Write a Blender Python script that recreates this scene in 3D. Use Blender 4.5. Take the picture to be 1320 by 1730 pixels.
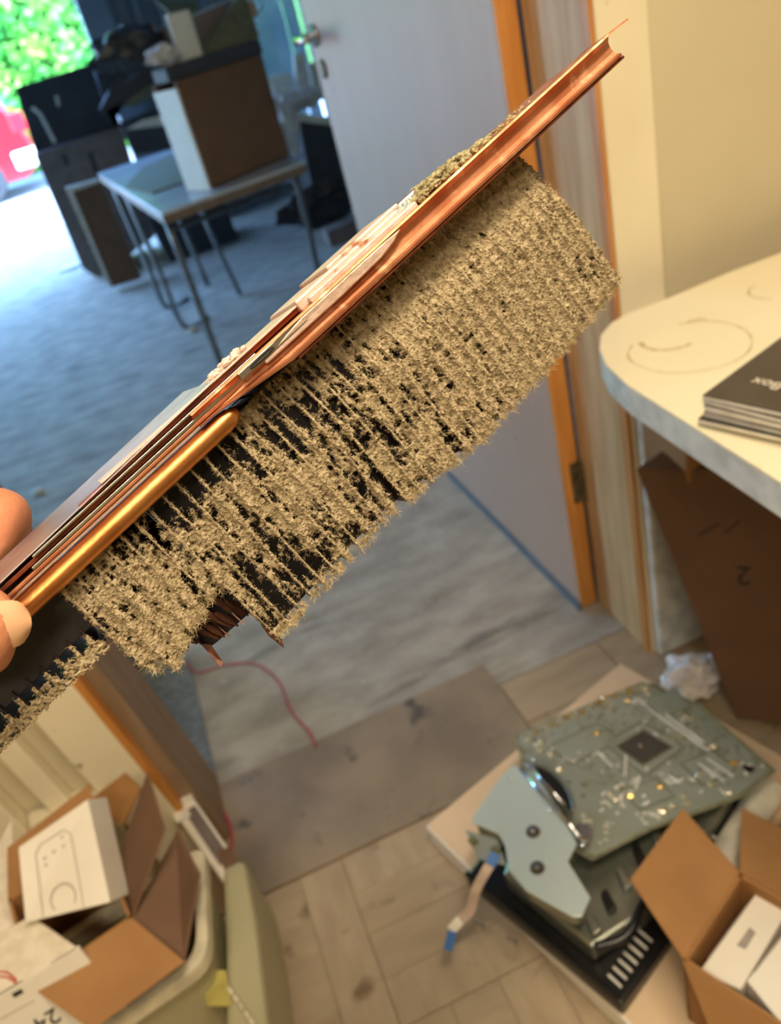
import bpy, bmesh, math, random
import numpy as np
from mathutils import Vector, Matrix, noise as mn
random.seed(7); RNG = np.random.default_rng(7)
S = bpy.context.scene
for o in list(bpy.data.objects): bpy.data.objects.remove(o)

# ------------------------------------------------------------------ camera
FPX = 1400.0; CX, CY = 660.0, 865.0; HC = 1.22
_vp = Vector((1280 - CX, 3040 - CY, FPX)); _dn = _vp.normalized()
_L = math.hypot(_vp.x, _vp.y); _hd = FPX * FPX / _L; _d2 = (_vp.x / _L, _vp.y / _L)
_h = (CX - _d2[0] * _hd, CY - _d2[1] * _hd); _s = -340.0
_p = (_h[0] + _d2[1] * _s, _h[1] - _d2[0] * _s)
_Y = Vector((_p[0] - CX, _p[1] - CY, FPX)).normalized(); _Z = -_dn; _X = _Y.cross(_Z)
RC = Matrix((_X, _Y, _Z)); CAM = Vector((0, 0, HC))
def ray(px, py):
    """direction of the sight line through a pixel, unit depth; used to set real points on real planes"""
    return RC @ Vector(((px - CX) / FPX, (py - CY) / FPX, 1.0))
def zp(px, py, z=0.0):
    r = ray(px, py); return CAM + r * ((z - HC) / r.z)
def yp(px, py, y):
    r = ray(px, py); return CAM + r * (y / r.y)
cd = bpy.data.cameras.new('camera'); cam = bpy.data.objects.new('camera', cd); S.collection.objects.link(cam)
_M = RC.to_4x4() @ Matrix.Diagonal((1, -1, -1, 1)); _M.translation = CAM
cam.matrix_world = _M; S.camera = cam
cd.sensor_fit = 'VERTICAL'; cd.sensor_height = 36; cd.lens = FPX / 1730 * 36
cd.dof.use_dof = True; cd.dof.focus_distance = 0.325; cd.dof.aperture_fstop = 10.5
cd.clip_start = 0.02

# ------------------------------------------------------------------ world, sun, lamps
W = bpy.data.worlds.new('world'); S.world = W; W.use_nodes = True
nt = W.node_tree; bg = nt.nodes['Background']
sky = nt.nodes.new('ShaderNodeTexSky'); sky.sky_type = 'NISHITA'; sky.sun_disc = False
sky.sun_elevation = math.radians(52); sky.sun_rotation = math.radians(200)
tint = nt.nodes.new('ShaderNodeMix'); tint.data_type = 'RGBA'; tint.blend_type = 'MULTIPLY'; tint.inputs[0].default_value = 1; tint.inputs[7].default_value = (.74, .96, 1.18, 1)
nt.links.new(sky.outputs[0], tint.inputs[6]); nt.links.new(tint.outputs[2], bg.inputs[0]); bg.inputs[1].default_value = 5.2
sd = bpy.data.lights.new('sun', 'SUN'); sd.energy = 8; sd.angle = .02; sd.color = (.94, 1, .86)
sun = bpy.data.objects.new('sun', sd); S.collection.objects.link(sun)
sun.rotation_euler = Vector((-.55, -.62, 1.0)).to_track_quat('Z', 'Y').to_euler()
def area(name, loc, aim, sx, sy, power, col):
    l = bpy.data.lights.new(name, 'AREA'); l.shape = 'RECTANGLE'; l.size = sx; l.size_y = sy; l.energy = power; l.color = col
    o = bpy.data.objects.new(name, l); S.collection.objects.link(o); o.location = loc
    o.rotation_euler = (Vector(loc) - Vector(aim)).to_track_quat('Z', 'Y').to_euler(); return o
area('room_ceiling_lamp', (.30, .02, 2.36), (.25, .1, 0), 1.1, .25, 36, (1, .83, .60))
area('room_ceiling_lamp', (-.55, -1.0, 2.36), (-.3, -.6, 0), 1.1, .25, 25, (1, .84, .62))
S.view_settings.view_transform = 'Standard'; S.view_settings.look = 'None'
S.view_settings.gamma = 1; S.view_settings.use_curve_mapping = False; S.view_settings.exposure = -0.08

# ------------------------------------------------------------------ materials
def lin(c): return tuple(((x / 255 + .055) / 1.055) ** 2.4 if x > 10 else x / 255 / 12.92 for x in c)
def mat(name, c, rough=.6, metal=0.0, c2=None, scale=30, detail=4, bump=0.0, bscale=None, stretch=None, spec=None, lo=.35, hi=.65, coat=0, trans=0, alpha=1, aniso=0, coord='Object'):
    m = bpy.data.materials.new(name); m.use_nodes = True; n = m.node_tree.nodes; L = m.node_tree.links
    b = n['Principled BSDF']; b.inputs['Base Color'].default_value = (*lin(c), 1)
    b.inputs['Roughness'].default_value = rough; b.inputs['Metallic'].default_value = metal
    if spec is not None: b.inputs['Specular IOR Level'].default_value = spec
    if coat: b.inputs['Coat Weight'].default_value = coat
    if trans: b.inputs['Transmission Weight'].default_value = trans
    if alpha < 1: b.inputs['Alpha'].default_value = alpha
    tc = n.new('ShaderNodeTexCoord'); mp = n.new('ShaderNodeMapping'); L.new(tc.outputs[coord], mp.inputs[0])
    if stretch: mp.inputs['Scale'].default_value = stretch
    nz = n.new('ShaderNodeTexNoise'); nz.inputs['Scale'].default_value = scale; nz.inputs['Detail'].default_value = detail
    L.new(mp.outputs[0], nz.inputs['Vector'])
    r = n.new('ShaderNodeValToRGB'); L.new(nz.outputs['Fac'], r.inputs[0])
    c2 = c2 or tuple(x * .86 for x in c)
    r.color_ramp.elements[0].position = lo; r.color_ramp.elements[0].color = (*lin(c2), 1)
    r.color_ramp.elements[1].position = hi; r.color_ramp.elements[1].color = (*lin(c), 1)
    L.new(r.outputs[0], b.inputs['Base Color'])
    if bump:
        bn = n.new('ShaderNodeBump'); bn.inputs['Strength'].default_value = bump; bn.inputs['Distance'].default_value = .01
        n2 = n.new('ShaderNodeTexNoise'); n2.inputs['Scale'].default_value = bscale or scale * 3; n2.inputs['Detail'].default_value = 6
        L.new(mp.outputs[0], n2.inputs['Vector']); L.new(n2.outputs['Fac'], bn.inputs['Height']); L.new(bn.outputs[0], b.inputs['Normal'])
    return m
def marks(m, c, scale, lo, hi, stretch=None, seed=0, ntype='noise'):
    """dirt/scuffs of their own shape mixed over a material"""
    n = m.node_tree.nodes; L = m.node_tree.links; b = n['Principled BSDF']
    src = b.inputs['Base Color'].links[0].from_socket
    tc = n.new('ShaderNodeTexCoord'); mp = n.new('ShaderNodeMapping'); L.new(tc.outputs['Object'], mp.inputs[0])
    mp.inputs['Location'].default_value = (seed, seed * .7, seed * .3)
    if stretch: mp.inputs['Scale'].default_value = stretch
    nz = n.new('ShaderNodeTexNoise'); nz.inputs['Scale'].default_value = scale; nz.inputs['Detail'].default_value = 5; L.new(mp.outputs[0], nz.inputs['Vector'])
    mr = n.new('ShaderNodeMapRange'); mr.inputs[1].default_value = lo; mr.inputs[2].default_value = hi; L.new(nz.outputs['Fac'], mr.inputs[0])
    mx = n.new('ShaderNodeMix'); mx.data_type = 'RGBA'; L.new(mr.outputs[0], mx.inputs[0]); L.new(src, mx.inputs[6]); mx.inputs[7].default_value = (*lin(c), 1)
    L.new(mx.outputs[2], b.inputs['Base Color']); return m
M = {}
M['wall'] = mat('wall_paint', (214, 203, 172), .85, scale=3, c2=(206, 195, 164), bump=.05, bscale=60)
M['trim'] = marks(mat('trim_paint', (236, 226, 196), .55, scale=8, c2=(230, 219, 188)), (120, 100, 70), 26, .70, .76, seed=3)
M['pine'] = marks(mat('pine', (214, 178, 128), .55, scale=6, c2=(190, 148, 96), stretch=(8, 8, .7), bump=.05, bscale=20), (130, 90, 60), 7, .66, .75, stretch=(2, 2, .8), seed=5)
M['orangewood'] = mat('stained_lipping', (206, 142, 72), .5, scale=10, c2=(186, 120, 54), stretch=(6, 6, .6))
M['doorface'] = marks(mat('door_veneer', (190, 156, 134), .5, scale=3, c2=(185, 151, 129), stretch=(4, 4, .8)), (110, 90, 84), 30, .73, .77, seed=9)
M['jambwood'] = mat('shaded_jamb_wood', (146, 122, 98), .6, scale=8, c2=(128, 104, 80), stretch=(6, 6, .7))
M['darkgap'] = mat('gap_shade', (52, 58, 66), .8)
M['bluestrip'] = mat('brush_seal', (112, 124, 136), .9, scale=300, c2=(78, 88, 100))
M['hinge'] = mat('old_hinge', (120, 106, 80), .5, .5, scale=120, c2=(70, 60, 44))
M['steel'] = mat('steel', (190, 192, 195), .25, 1, scale=40, c2=(165, 168, 172))
M['chrome'] = mat('chrome', (230, 232, 236), .08, 1)
M['concrete'] = mat('garage_concrete', (176, 170, 158), .85, scale=11, c2=(138, 131, 120), detail=12, bump=.7, bscale=60, stretch=(.7, 1.3, 1), lo=.3, hi=.7)
marks(M['concrete'], (96, 92, 86), 9, .60, .75, stretch=(.4, 1.6, 1), seed=2)
marks(M['concrete'], (200, 193, 180), 40, .64, .80, seed=4)
M['vinyl'] = marks(mat('vinyl_tile', (168, 149, 122), .5, scale=9, c2=(155, 136, 110), stretch=(1, 4, 1)), (110, 92, 70), 16, .62, .74, seed=6)
M['vinyl2'] = marks(mat('vinyl_tile_warm', (172, 153, 126), .5, scale=9, c2=(158, 139, 113), stretch=(4, 1, 1)), (120, 100, 76), 16, .62, .74, seed=8)
M['sheet'] = marks(mat('threshold_sheet', (146, 130, 108), .55, scale=7, c2=(122, 108, 90), detail=7), (84, 76, 66), 14, .62, .72, seed=1)
M['grout'] = mat('tile_joint', (142, 124, 100), .9)
M['asphalt'] = mat('outside_concrete', (150, 156, 162), .9, scale=2, bump=.2)
M['laminate'] = marks(mat('worktop_laminate', (238, 228, 196), .4, scale=5, c2=(232, 221, 188)), (150, 128, 92), 9, .66, .80, seed=11)
M['edging'] = mat('worktop_edge', (226, 224, 214), .45)
M['black'] = mat('black_plastic', (26, 26, 28), .28, scale=30, c2=(20, 20, 22))
M['cover'] = mat('magazine_cover', (72, 64, 58), .35, c2=(66, 58, 52))
M['paper'] = mat('paper', (232, 224, 206), .75, scale=60, c2=(216, 206, 186))
M['white'] = mat('white_card', (236, 230, 216), .6, scale=10, c2=(228, 221, 206))
M['whitepl'] = mat('white_plastic', (232, 228, 214), .4)
M['cream'] = mat('cream_plastic', (226, 216, 188), .45)
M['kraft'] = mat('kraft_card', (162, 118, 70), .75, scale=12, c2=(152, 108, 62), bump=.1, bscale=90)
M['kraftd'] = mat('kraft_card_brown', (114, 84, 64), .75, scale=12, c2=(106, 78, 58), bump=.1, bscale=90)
M['kraftg'] = mat('grey_kraft_card', (124, 112, 108), .8, scale=12, c2=(112, 100, 96))
M['darkbox'] = mat('dark_box', (60, 62, 70), .7, scale=6, c2=(52, 53, 60))
M['binbag'] = mat('black_polythene', (40, 42, 46), .35, scale=5)
M['olive'] = mat('olive_sheet', (110, 108, 84), .7)
M['tubgreen'] = mat('tub_side', (176, 170, 136), .5, scale=4, c2=(160, 154, 122))
M['yellowish'] = mat('yellow_label', (188, 176, 96), .6)
M['tablegrey'] = mat('table_top_grey', (186, 192, 200), .25, scale=6, c2=(172, 178, 186))
M['tableedge'] = mat('table_edging', (120, 102, 88), .5)
M['tube'] = mat('grey_tube', (118, 122, 128), .4, .6)
M['metalsheet'] = mat('corrugated_steel', (138, 152, 166), .5, .1, scale=4, c2=(124, 138, 152))
M['strip'] = mat('curtain_strip', (120, 140, 165), .45, 0, scale=5, c2=(150, 166, 184))
M['strip'].node_tree.nodes['Principled BSDF'].inputs['Transmission Weight'].default_value = .35
M['plank'] = mat('orange_plank', (212, 150, 110), .6)
M['red'] = mat('car_red', (196, 26, 34), .25, .0, coat=.6)
M['tyre'] = mat('tyre', (48, 50, 54), .8)
M['glass'] = mat('car_glass', (70, 90, 110), .08)
M['lamp'] = mat('lamp_red', (220, 40, 50), .2)
M['leaf'] = mat('hedge_leaf', (128, 190, 70), .8, spec=.1, scale=2.5, c2=(60, 148, 66))
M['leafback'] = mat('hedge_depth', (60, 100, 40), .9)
M['wire'] = mat('red_wire', (186, 60, 74), .4)
M['roughgrey'] = mat('rough_grey', (128, 134, 140), .8, scale=70, c2=(100, 106, 112), bump=.3)
M['pcb'] = mat('board_shield', (152, 158, 150), .38, .25, scale=14, c2=(138, 146, 132))
M['pcbedge'] = mat('board_green', (134, 136, 114), .5, .0, scale=60, c2=(108, 110, 86))
M['solder'] = mat('solder', (232, 226, 200), .25, .7)
M['gold'] = mat('gold_pad', (214, 180, 110), .3, .8)
M['chip'] = mat('chip', (70, 66, 62), .3)
M['drive'] = mat('drive_plate', (190, 204, 202), .42, .3, scale=5, c2=(184, 198, 196))
M['drivedk'] = mat('drive_metal', (160, 164, 150), .3, .8)
M['blue'] = mat('blue_tab', (46, 108, 186), .5)
M['ribbon'] = mat('ribbon', (226, 204, 190), .5)
M['connector'] = mat('connector_green', (96, 110, 70), .6)
M['label'] = mat('red_ink', (204, 70, 56), .6)
M['ink'] = mat('ink', (48, 42, 40), .7)
M['inkgrey'] = mat('ink_grey', (176, 168, 160), .7)
M['bag'] = mat('clear_white_bag', (226, 218, 212), .3)
# heat sink
M['copper'] = marks(mat('copper', (200, 138, 102), .46, .7, scale=60, c2=(178, 106, 70), stretch=(1, 1, 1), bump=.05, bscale=400), (232, 178, 140), 55, .60, .68, seed=2)
M['copperpipe'] = mat('copper_pipe', (226, 160, 98), .36, 1, scale=50, c2=(204, 132, 74), bump=.03, bscale=300)
M['copperdk'] = mat('copper_dark', (150, 78, 50), .45, .7, scale=80, c2=(96, 48, 34))
M['nickel'] = mat('nickel_plate', (206, 200, 190), .3, 1, scale=60, c2=(180, 170, 160))
M['pinkish'] = marks(mat('pinkish_alloy', (224, 202, 190), .5, .3, scale=50, c2=(214, 184, 168), bump=.15, bscale=300), (160, 100, 70), 90, .63, .70, seed=1)
M['film'] = mat('satin_plate', (176, 168, 176), .42, .8, scale=60, c2=(160, 146, 150))
M['putty'] = mat('thermal_putty', (196, 186, 142), .7, scale=200, c2=(150, 136, 96), bump=.6, bscale=500)
M['puttyw'] = mat('pale_putty', (206, 216, 212), .5, scale=200, c2=(176, 188, 184), bump=.6, bscale=500)
M['fin'] = mat('fin_metal', (74, 54, 50), .45, .6, scale=80, c2=(48, 36, 36))
M['findamaged'] = mat('fin_bare', (116, 72, 54), .45, .7, scale=120, c2=(70, 46, 38))
M['dust'] = marks(mat('dust_felt', (194, 177, 144), .95, scale=420, c2=(146, 130, 100), detail=6, bump=.4, bscale=900, spec=.1), (90, 76, 56), 150, .66, .76, seed=4)
M['fibre'] = mat('dust_fibre', (212, 194, 154), .9, scale=300, c2=(164, 144, 106), spec=.1)
M['shadedark'] = mat('shade_dark_metal', (38, 32, 34), .5, .1, scale=60, c2=(28, 24, 26))  # near-black that carries the shade in and behind the fins
M['skin'] = mat('skin', (214, 148, 112), .45, scale=30, c2=(204, 132, 96), bump=.12, bscale=420)
M['skin'].node_tree.nodes['Principled BSDF'].inputs['Subsurface Weight'].default_value = .15
M['skin'].node_tree.nodes['Principled BSDF'].inputs['Subsurface Scale'].default_value = .004
M['nail'] = mat('nail', (230, 184, 146), .28, scale=60, c2=(222, 172, 132))

# ------------------------------------------------------------------ builders
def ob(name, bm, m, parent=None, label=None, cat=None, group=None, kind=None, smooth=False, bev=0):
    me = bpy.data.meshes.new(name)
    if isinstance(bm, tuple): me.from_pydata(*bm)
    else:
        bmesh.ops.recalc_face_normals(bm, faces=bm.faces); bm.to_mesh(me); bm.free()
    me.materials.append(M[m] if isinstance(m, str) else m)
    if smooth: me.shade_smooth()
    o = bpy.data.objects.new(name, me); S.collection.objects.link(o)
    if bev:
        d = o.modifiers.new('bevel', 'BEVEL'); d.width = bev; d.segments = 2; d.limit_method = 'ANGLE'
    if parent: o.parent = parent; o.matrix_parent_inverse = parent.matrix_world.inverted()
    tag(o, label, cat, group, kind); return o
def tag(o, label=None, cat=None, group=None, kind=None):
    if label: o['label'] = label
    if cat: o['category'] = cat
    if group: o['group'] = group
    if kind: o['kind'] = kind
def thing(name, loc, label, cat, group=None, kind=None):
    o = bpy.data.objects.new(name, None); o.empty_display_size = .05; S.collection.objects.link(o); o.location = loc
    bpy.context.view_layer.update(); o.matrix_world = Matrix.Translation(loc)
    tag(o, label, cat, group, kind); return o
def B(): return bmesh.new()
def hexa(bm, p, f=None):
    """eight corners: bottom 0-3, top 4-7"""
    v = [bm.verts.new(f(*q) if f else q) for q in p]
    for a in ((3, 2, 1, 0), (4, 5, 6, 7), (0, 1, 5, 4), (1, 2, 6, 5), (2, 3, 7, 6), (3, 0, 4, 7)): bm.faces.new([v[i] for i in a])
    return bm
def bx(bm, x0, x1, y0, y1, z0, z1, f=None):
    return hexa(bm, [(x0, y0, z0), (x1, y0, z0), (x1, y1, z0), (x0, y1, z0), (x0, y0, z1), (x1, y0, z1), (x1, y1, z1), (x0, y1, z1)], f)
def prism(bm, pts, off):
    """closed polygon extruded by a vector"""
    off = Vector(off); a = [bm.verts.new(Vector(p)) for p in pts]; b = [bm.verts.new(Vector(p) + off) for p in pts]
    n = len(pts); bm.faces.new(a); bm.faces.new(b[::-1])
    for i in range(n): bm.faces.new((a[i], b[i], b[(i + 1) % n], a[(i + 1) % n]))
    return bm
def panel(bm, pts, t):
    """sheet of thickness t on a planar polygon (thickness towards the back)"""
    P = [Vector(p) for p in pts]; n = (P[1] - P[0]).cross(P[-1] - P[0]).normalized()
    return prism(bm, P, n * t)
def tube(bm, pts, r, n=8, f=None, cap=True):
    P = [Vector(p) for p in pts]; rs = r if isinstance(r, (list, tuple)) else [r] * len(P); rings = []; up = None
    for i, p in enumerate(P):
        t = (P[min(i + 1, len(P) - 1)] - P[max(i - 1, 0)]).normalized()
        if up is None: up = Vector((0, 0, 1)) if abs(t.z) < .9 else Vector((1, 0, 0))
        a = t.cross(up).normalized(); b = a.cross(t).normalized(); up = b
        ring = []
        for k in range(n):
            q = p + (a * math.cos(2 * math.pi * k / n) + b * math.sin(2 * math.pi * k / n)) * rs[i]
            ring.append(bm.verts.new(f(*q) if f else q))
        rings.append(ring)
    for i in range(len(rings) - 1):
        for k in range(n): bm.faces.new((rings[i][k], rings[i][(k + 1) % n], rings[i + 1][(k + 1) % n], rings[i + 1][k]))
    if cap: bm.faces.new(rings[0][::-1]); bm.faces.new(rings[-1])
    return bm
def smoothpath(pts, n=8):
    P = [Vector(p) for p in pts]; P = [P[0] * 2 - P[1]] + P + [P[-1] * 2 - P[-2]]; out = []
    for i in range(1, len(P) - 2):
        for k in range(n):
            t = k / n; a, b, c, d = P[i - 1:i + 3]
            out.append(.5 * ((2 * b) + (c - a) * t + (2 * a - 5 * b + 4 * c - d) * t * t + (3 * b - a - 3 * c + d) * t ** 3))
    out.append(P[-2]); return out
def cyl(bm, c, ax, r, h, n=20, r2=None):
    c = Vector(c); ax = Vector(ax).normalized(); return tube(bm, [c, c + ax * h], [r, r if r2 is None else r2], n)
def text(name, s, size, Mx, m, parent, depth=.0003):
    c = bpy.data.curves.new(name, 'FONT'); c.body = s; c.size = size; c.extrude = depth
    o = bpy.data.objects.new(name, c); S.collection.objects.link(o); o.matrix_world = Mx
    me = bpy.data.meshes.new_from_object(o.evaluated_get(bpy.context.evaluated_depsgraph_get())); me.transform(Mx)
    bpy.data.objects.remove(o); me.materials.clear(); me.materials.append(M[m])
    q = bpy.data.objects.new(name, me); S.collection.objects.link(q)
    if parent: q.parent = parent; q.matrix_parent_inverse = parent.matrix_world.inverted()
    return q
def frame(o, x, y):
    """matrix with origin o, x axis x, y axis near y"""
    x = Vector(x).normalized(); z = x.cross(Vector(y)).normalized(); y = z.cross(x)
    m = Matrix((x, y, z)).transposed().to_4x4(); m.translation = Vector(o); return m

# ================================================================== STRUCTURE
def struct(name, bm, m, **k): return ob(name, bm, m, kind='structure', **k)
# room floor: sub floor + tiles as pieces
fl = struct('floor', bx(B(), -2.2, 2.2, -2.2, 1.17, -.1, -.004), 'grout')
TS = .305; nid = 0
for i in range(-3, 5):
    for j in range(0, 4):
        x0 = -.36 + i * TS; y0 = .955 - (j + 1) * TS
        if x0 > 1.5 or x0 < -1.2 or y0 < -.3: continue
        # each parquet pattern tile is made of four strips, laid at right angles to its neighbour's
        for k in range(4):
            if (i + j) % 2: r = (x0 + .001, x0 + TS - .001, y0 + k * TS / 4 + .0003, y0 + (k + 1) * TS / 4 - .0006)
            else: r = (x0 + k * TS / 4 + .0003, x0 + (k + 1) * TS / 4 - .0006, y0 + .001, y0 + TS - .001)
            ob('tile_strip', bx(B(), *r, -.004, random.uniform(-.0003, .0004)), 'vinyl' if (i * 3 + j + k) % 3 else 'vinyl2', fl)
# larger tiles beside the jamb at the back
for x0, x1, y0, y1 in ((.36, .58, 1.05, 1.165), (.36, .58, .955, 1.047), (.583, .9, 1.0, 1.165), (.9, 1.4, .9, 1.165), (.583, .9, .955, .997)):
    ob('floor_tile', bx(B(), x0, x1, y0, y1, -.004, .0008), 'vinyl', fl)
ob('floor_tile', bx(B(), -.24, .357, .957, 1.235, -.004, .003), 'sheet', fl, label='dark worn sheet across the threshold', bev=.001)
ob('floor_tile', bx(B(), -1.2, -.243, .957, 1.1, -.004, .001), 'vinyl', fl)
g = B()
struct('garage_floor', bx(g, -7, 4.5, 1.17, 9.0, -.1, -.001), 'concrete')
# raised rough concrete rim just outside the threshold and joint
struct('outside_ground', bx(B(), -16, 14, 9.0, 40, -.12, -.012), 'asphalt')
# walls
wb = B(); bx(wb, .72, 2.3, 1.10, 1.25, 0, 2.4); bx(wb, .684, .72, 1.13, 1.25, 0, 2.4); bx(wb, -.48, .66, 1.10, 1.25, 2.1, 2.4)
struct('wall_right', wb, 'wall')
struct('wall_left', hexa(B(), [(-2.3, 1.1, 0), (-.26, 1.1, 0), (-.26, 1.25, 0), (-2.3, 1.25, 0), (-2.3, 1.1, 2.4), (-.52, 1.1, 2.4), (-.52, 1.25, 2.4), (-2.3, 1.25, 2.4)]), 'wall')
struct('wall_side', bx(B(), 2.2, 2.3, -2.2, 1.1, 0, 2.4), 'wall')
struct('wall_far_side', bx(B(), -2.3, -2.2, -2.2, 1.1, 0, 2.4), 'wall')
struct('wall_back', bx(B(), -2.3, 2.3, -2.3, -2.2, 0, 2.4), 'wall')
struct('ceiling', bx(B(), -2.3, 2.3, -2.3, 1.25, 2.4, 2.5), 'wall')
# right side trim: architrave, pine jamb
struct('trim_1', bx(B(), .657, .736, 1.075, 1.10, 0, 2.15), 'trim', bev=.003)
j = struct('trim_2', bx(B(), .652, .684, 1.1005, 1.262, 0, 2.1), 'pine', bev=.002)
ob('lipping', bx(B(), .6500, .6565, 1.079, 1.1003, 0, 2.1), 'orangewood', j)
KL = -.11
def lean(x, y, z): return (x + KL * (z - .1), y, z)
# left side: jamb, cream architrave with an orange lipping, vertical trunking
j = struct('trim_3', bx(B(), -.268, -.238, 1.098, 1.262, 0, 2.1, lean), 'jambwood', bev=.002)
ob('lipping', bx(B(), -.274, -.263, 1.072, 1.099, 0, 2.1, lean), 'orangewood', j)
struct('trim_4', bx(B(), -.352, -.2745, 1.070, 1.10, 0, 2.15, lean), 'trim', bev=.003)
struct('trim_5', bx(B(), -.428, -.393, 1.070, 1.10, .245, 2.15, lean), 'trim', bev=.004)
ob_ = struct('trim_6', bx(B(), -.56, -.47, 1.060, 1.10, 0, 2.15, lean), 'trim', bev=.004)

# grey strip laid for the shade on the garage floor, left of the opening
t = ob('floor_shade_strip', bx(B(), -.50, -.228, 1.255, 1.66, -.002, .006), 'roughgrey', label='grey strip standing for shade on the garage floor beside the left door jamb', cat='shade strip')

# ================================================================== DOOR (opened into the garage)
D = thing('door', (.645, 1.27, 0), 'flush pinkish veneer door with orange lipping standing open into the garage', 'door')
ob('door_leaf', bx(B(), .6125, .646, 1.275, 2.325, .006, 2.05), 'doorface', D, bev=.001)
ob('lipping', bx(B(), .6120, .6475, 1.2665, 1.275, .006, 2.05), 'orangewood', D)
ob('brush_seal', bx(B(), .6035, .6125, 1.268, 2.325, .0, .016), 'bluestrip', D)
ob('gap_shade_strip', bx(B(), .648, .6515, 1.268, 1.30, .0, 2.05), 'darkgap', D)  # dark strip put in the hinge gap in place of its shade
for z in (.275, 1.55):
    hb_ = B(); bx(hb_, .628, .6475, 1.2635, 1.2665, z, z + .092); bx(hb_, .6475, .672, 1.2635, 1.2665, z, z + .092)
    for k in range(4): tube(hb_, [(.6485, 1.259, z + k * .023 + .001), (.6485, 1.259, z + k * .023 + .022)], .0062, 10)
    hg = ob('hinge', hb_, 'hinge', D)
    sb = B()
    for k in (.016, .046, .076): cyl(sb, (.636, 1.2637, z + k), (0, -1, 0), .003, .0012, 10)
    ob('screw', sb, 'steel', hg)
hd = B(); y = 2.26; z = 1.15
cyl(hd, (.6125, y, z), (-1, 0, 0), .026, .008, 24); tube(hd, smoothpath([(.606, y, z), (.575, y, z), (.560, y - .012, z), (.556, y - .06, z), (.556, y - .12, z)], 5), .010, 10)
ob('door_handle', hd, 'chrome', D, smooth=True)
cyl(hd := B(), (.6125, y, z - .075), (-1, 0, 0), .022, .008, 24); ob('lock_cover', hd, 'hinge', D)

# ================================================================== GARAGE SHELL
gw = struct('wall_garage_far', (lambda b: (bx(b, .40, 1.44, 6.95, 7.1, 0, 3), bx(b, 2.2, 4.6, 6.95, 7.1, 0, 3), bx(b, 1.44, 2.2, 6.95, 7.1, 2.6, 3), b)[-1])(B()), 'metalsheet')
for i in range(16):
    x = .62 + i * .16; r = B()
    if 1.3 < x < 2.2: continue
    prism(r, [(x, 6.95, 0), (x + .03, 6.90, 0), (x + .08, 6.90, 0), (x + .11, 6.95, 0)], (0, 0, 3)); ob('corrugation', r, 'metalsheet', gw)
ob('rail', bx(B(), .5, 1.44, 6.84, 6.90, 1.15, 1.27), 'metalsheet', gw)
struct('trim_7', bx(B(), .29, .50, 6.78, 6.96, 0, 3), 'metalsheet', bev=.01)
struct('wall_garage_right', bx(B(), 4.5, 4.6, 1.25, 7, 0, 3), 'metalsheet')
struct('wall_garage_left', bx(B(), -4.6, -4.5, 1.25, 7, 0, 3), 'metalsheet')
struct('wall_garage_near', (lambda b: (bx(b, -4.6, -2.3, 1.10, 1.25, 0, 3), bx(b, 2.3, 4.6, 1.1, 1.25, 0, 3), bx(b, -2.3, 2.3, 1.1, 1.25, 2.5, 3), b)[-1])(B()), 'wall')
struct('ceiling_garage', bx(B(), -4.6, 4.6, 1.1, 7.1, 3.0, 3.1), 'metalsheet')
# hanging strips of a curtain at the right of the far wall
for i in range(6):
    x = 1.44 + i * .128
    ob('curtain_strip', bx(B(), x, x + (.127 if i not in (2, 4) else .10), 6.97 + .02 * (i % 2), 6.975 + .02 * (i % 2), .02, 2.6), 'strip', label=['leftmost', 'second from left', 'third from left', 'fourth from left', 'fifth from left', 'rightmost'][i] + ' of the long blue-grey strips hanging at the back of the garage', cat='curtain', group='hanging strips at the back of the garage')

# ================================================================== OUTSIDE: hedge and car
H = thing('hedge', (-1, 17, 0), 'bright sunlit green hedge seen through the garage opening', 'hedge')
hb = B(); nx, nz = 40, 24; gv = {}
for i in range(nx + 1):
    for k in range(nz + 1):
        x = -9 + i * .36; z = k * .3
        gv[i, k] = hb.verts.new((x, 15.6 + .9 * mn.noise((x * .8, z * .8, 1)) + (z / 7) ** 2 * 1.5, z))
for i in range(nx):
    for k in range(nz): hb.faces.new((gv[i, k], gv[i + 1, k], gv[i + 1, k + 1], gv[i, k + 1]))
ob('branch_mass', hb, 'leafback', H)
NL = 16000; x = RNG.uniform(-4.2, 3.4, NL); z = RNG.uniform(.0, 4.6, NL)
yy = np.array([15.6 + .9 * mn.noise((a * .8, c * .8, 1)) + (c / 7) ** 2 * 1.5 for a, c in zip(x, z)]) - RNG.uniform(.0, .35, NL)
c = np.stack([x, yy, z], 1); a = RNG.normal(size=(NL, 3)); a /= np.linalg.norm(a, axis=1)[:, None]
b = np.cross(a, RNG.normal(size=(NL, 3))); b /= np.linalg.norm(b, axis=1)[:, None]
s = RNG.uniform(.05, .11, NL)[:, None]
V = np.stack([c - a * s, c + b * s * .6, c + a * s, c - b * s * .6], 1).reshape(-1, 3)
ob('leaf', (V.tolist(), [], (np.arange(NL * 4).reshape(-1, 4)).tolist()), 'leaf', H, kind='stuff')
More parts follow.
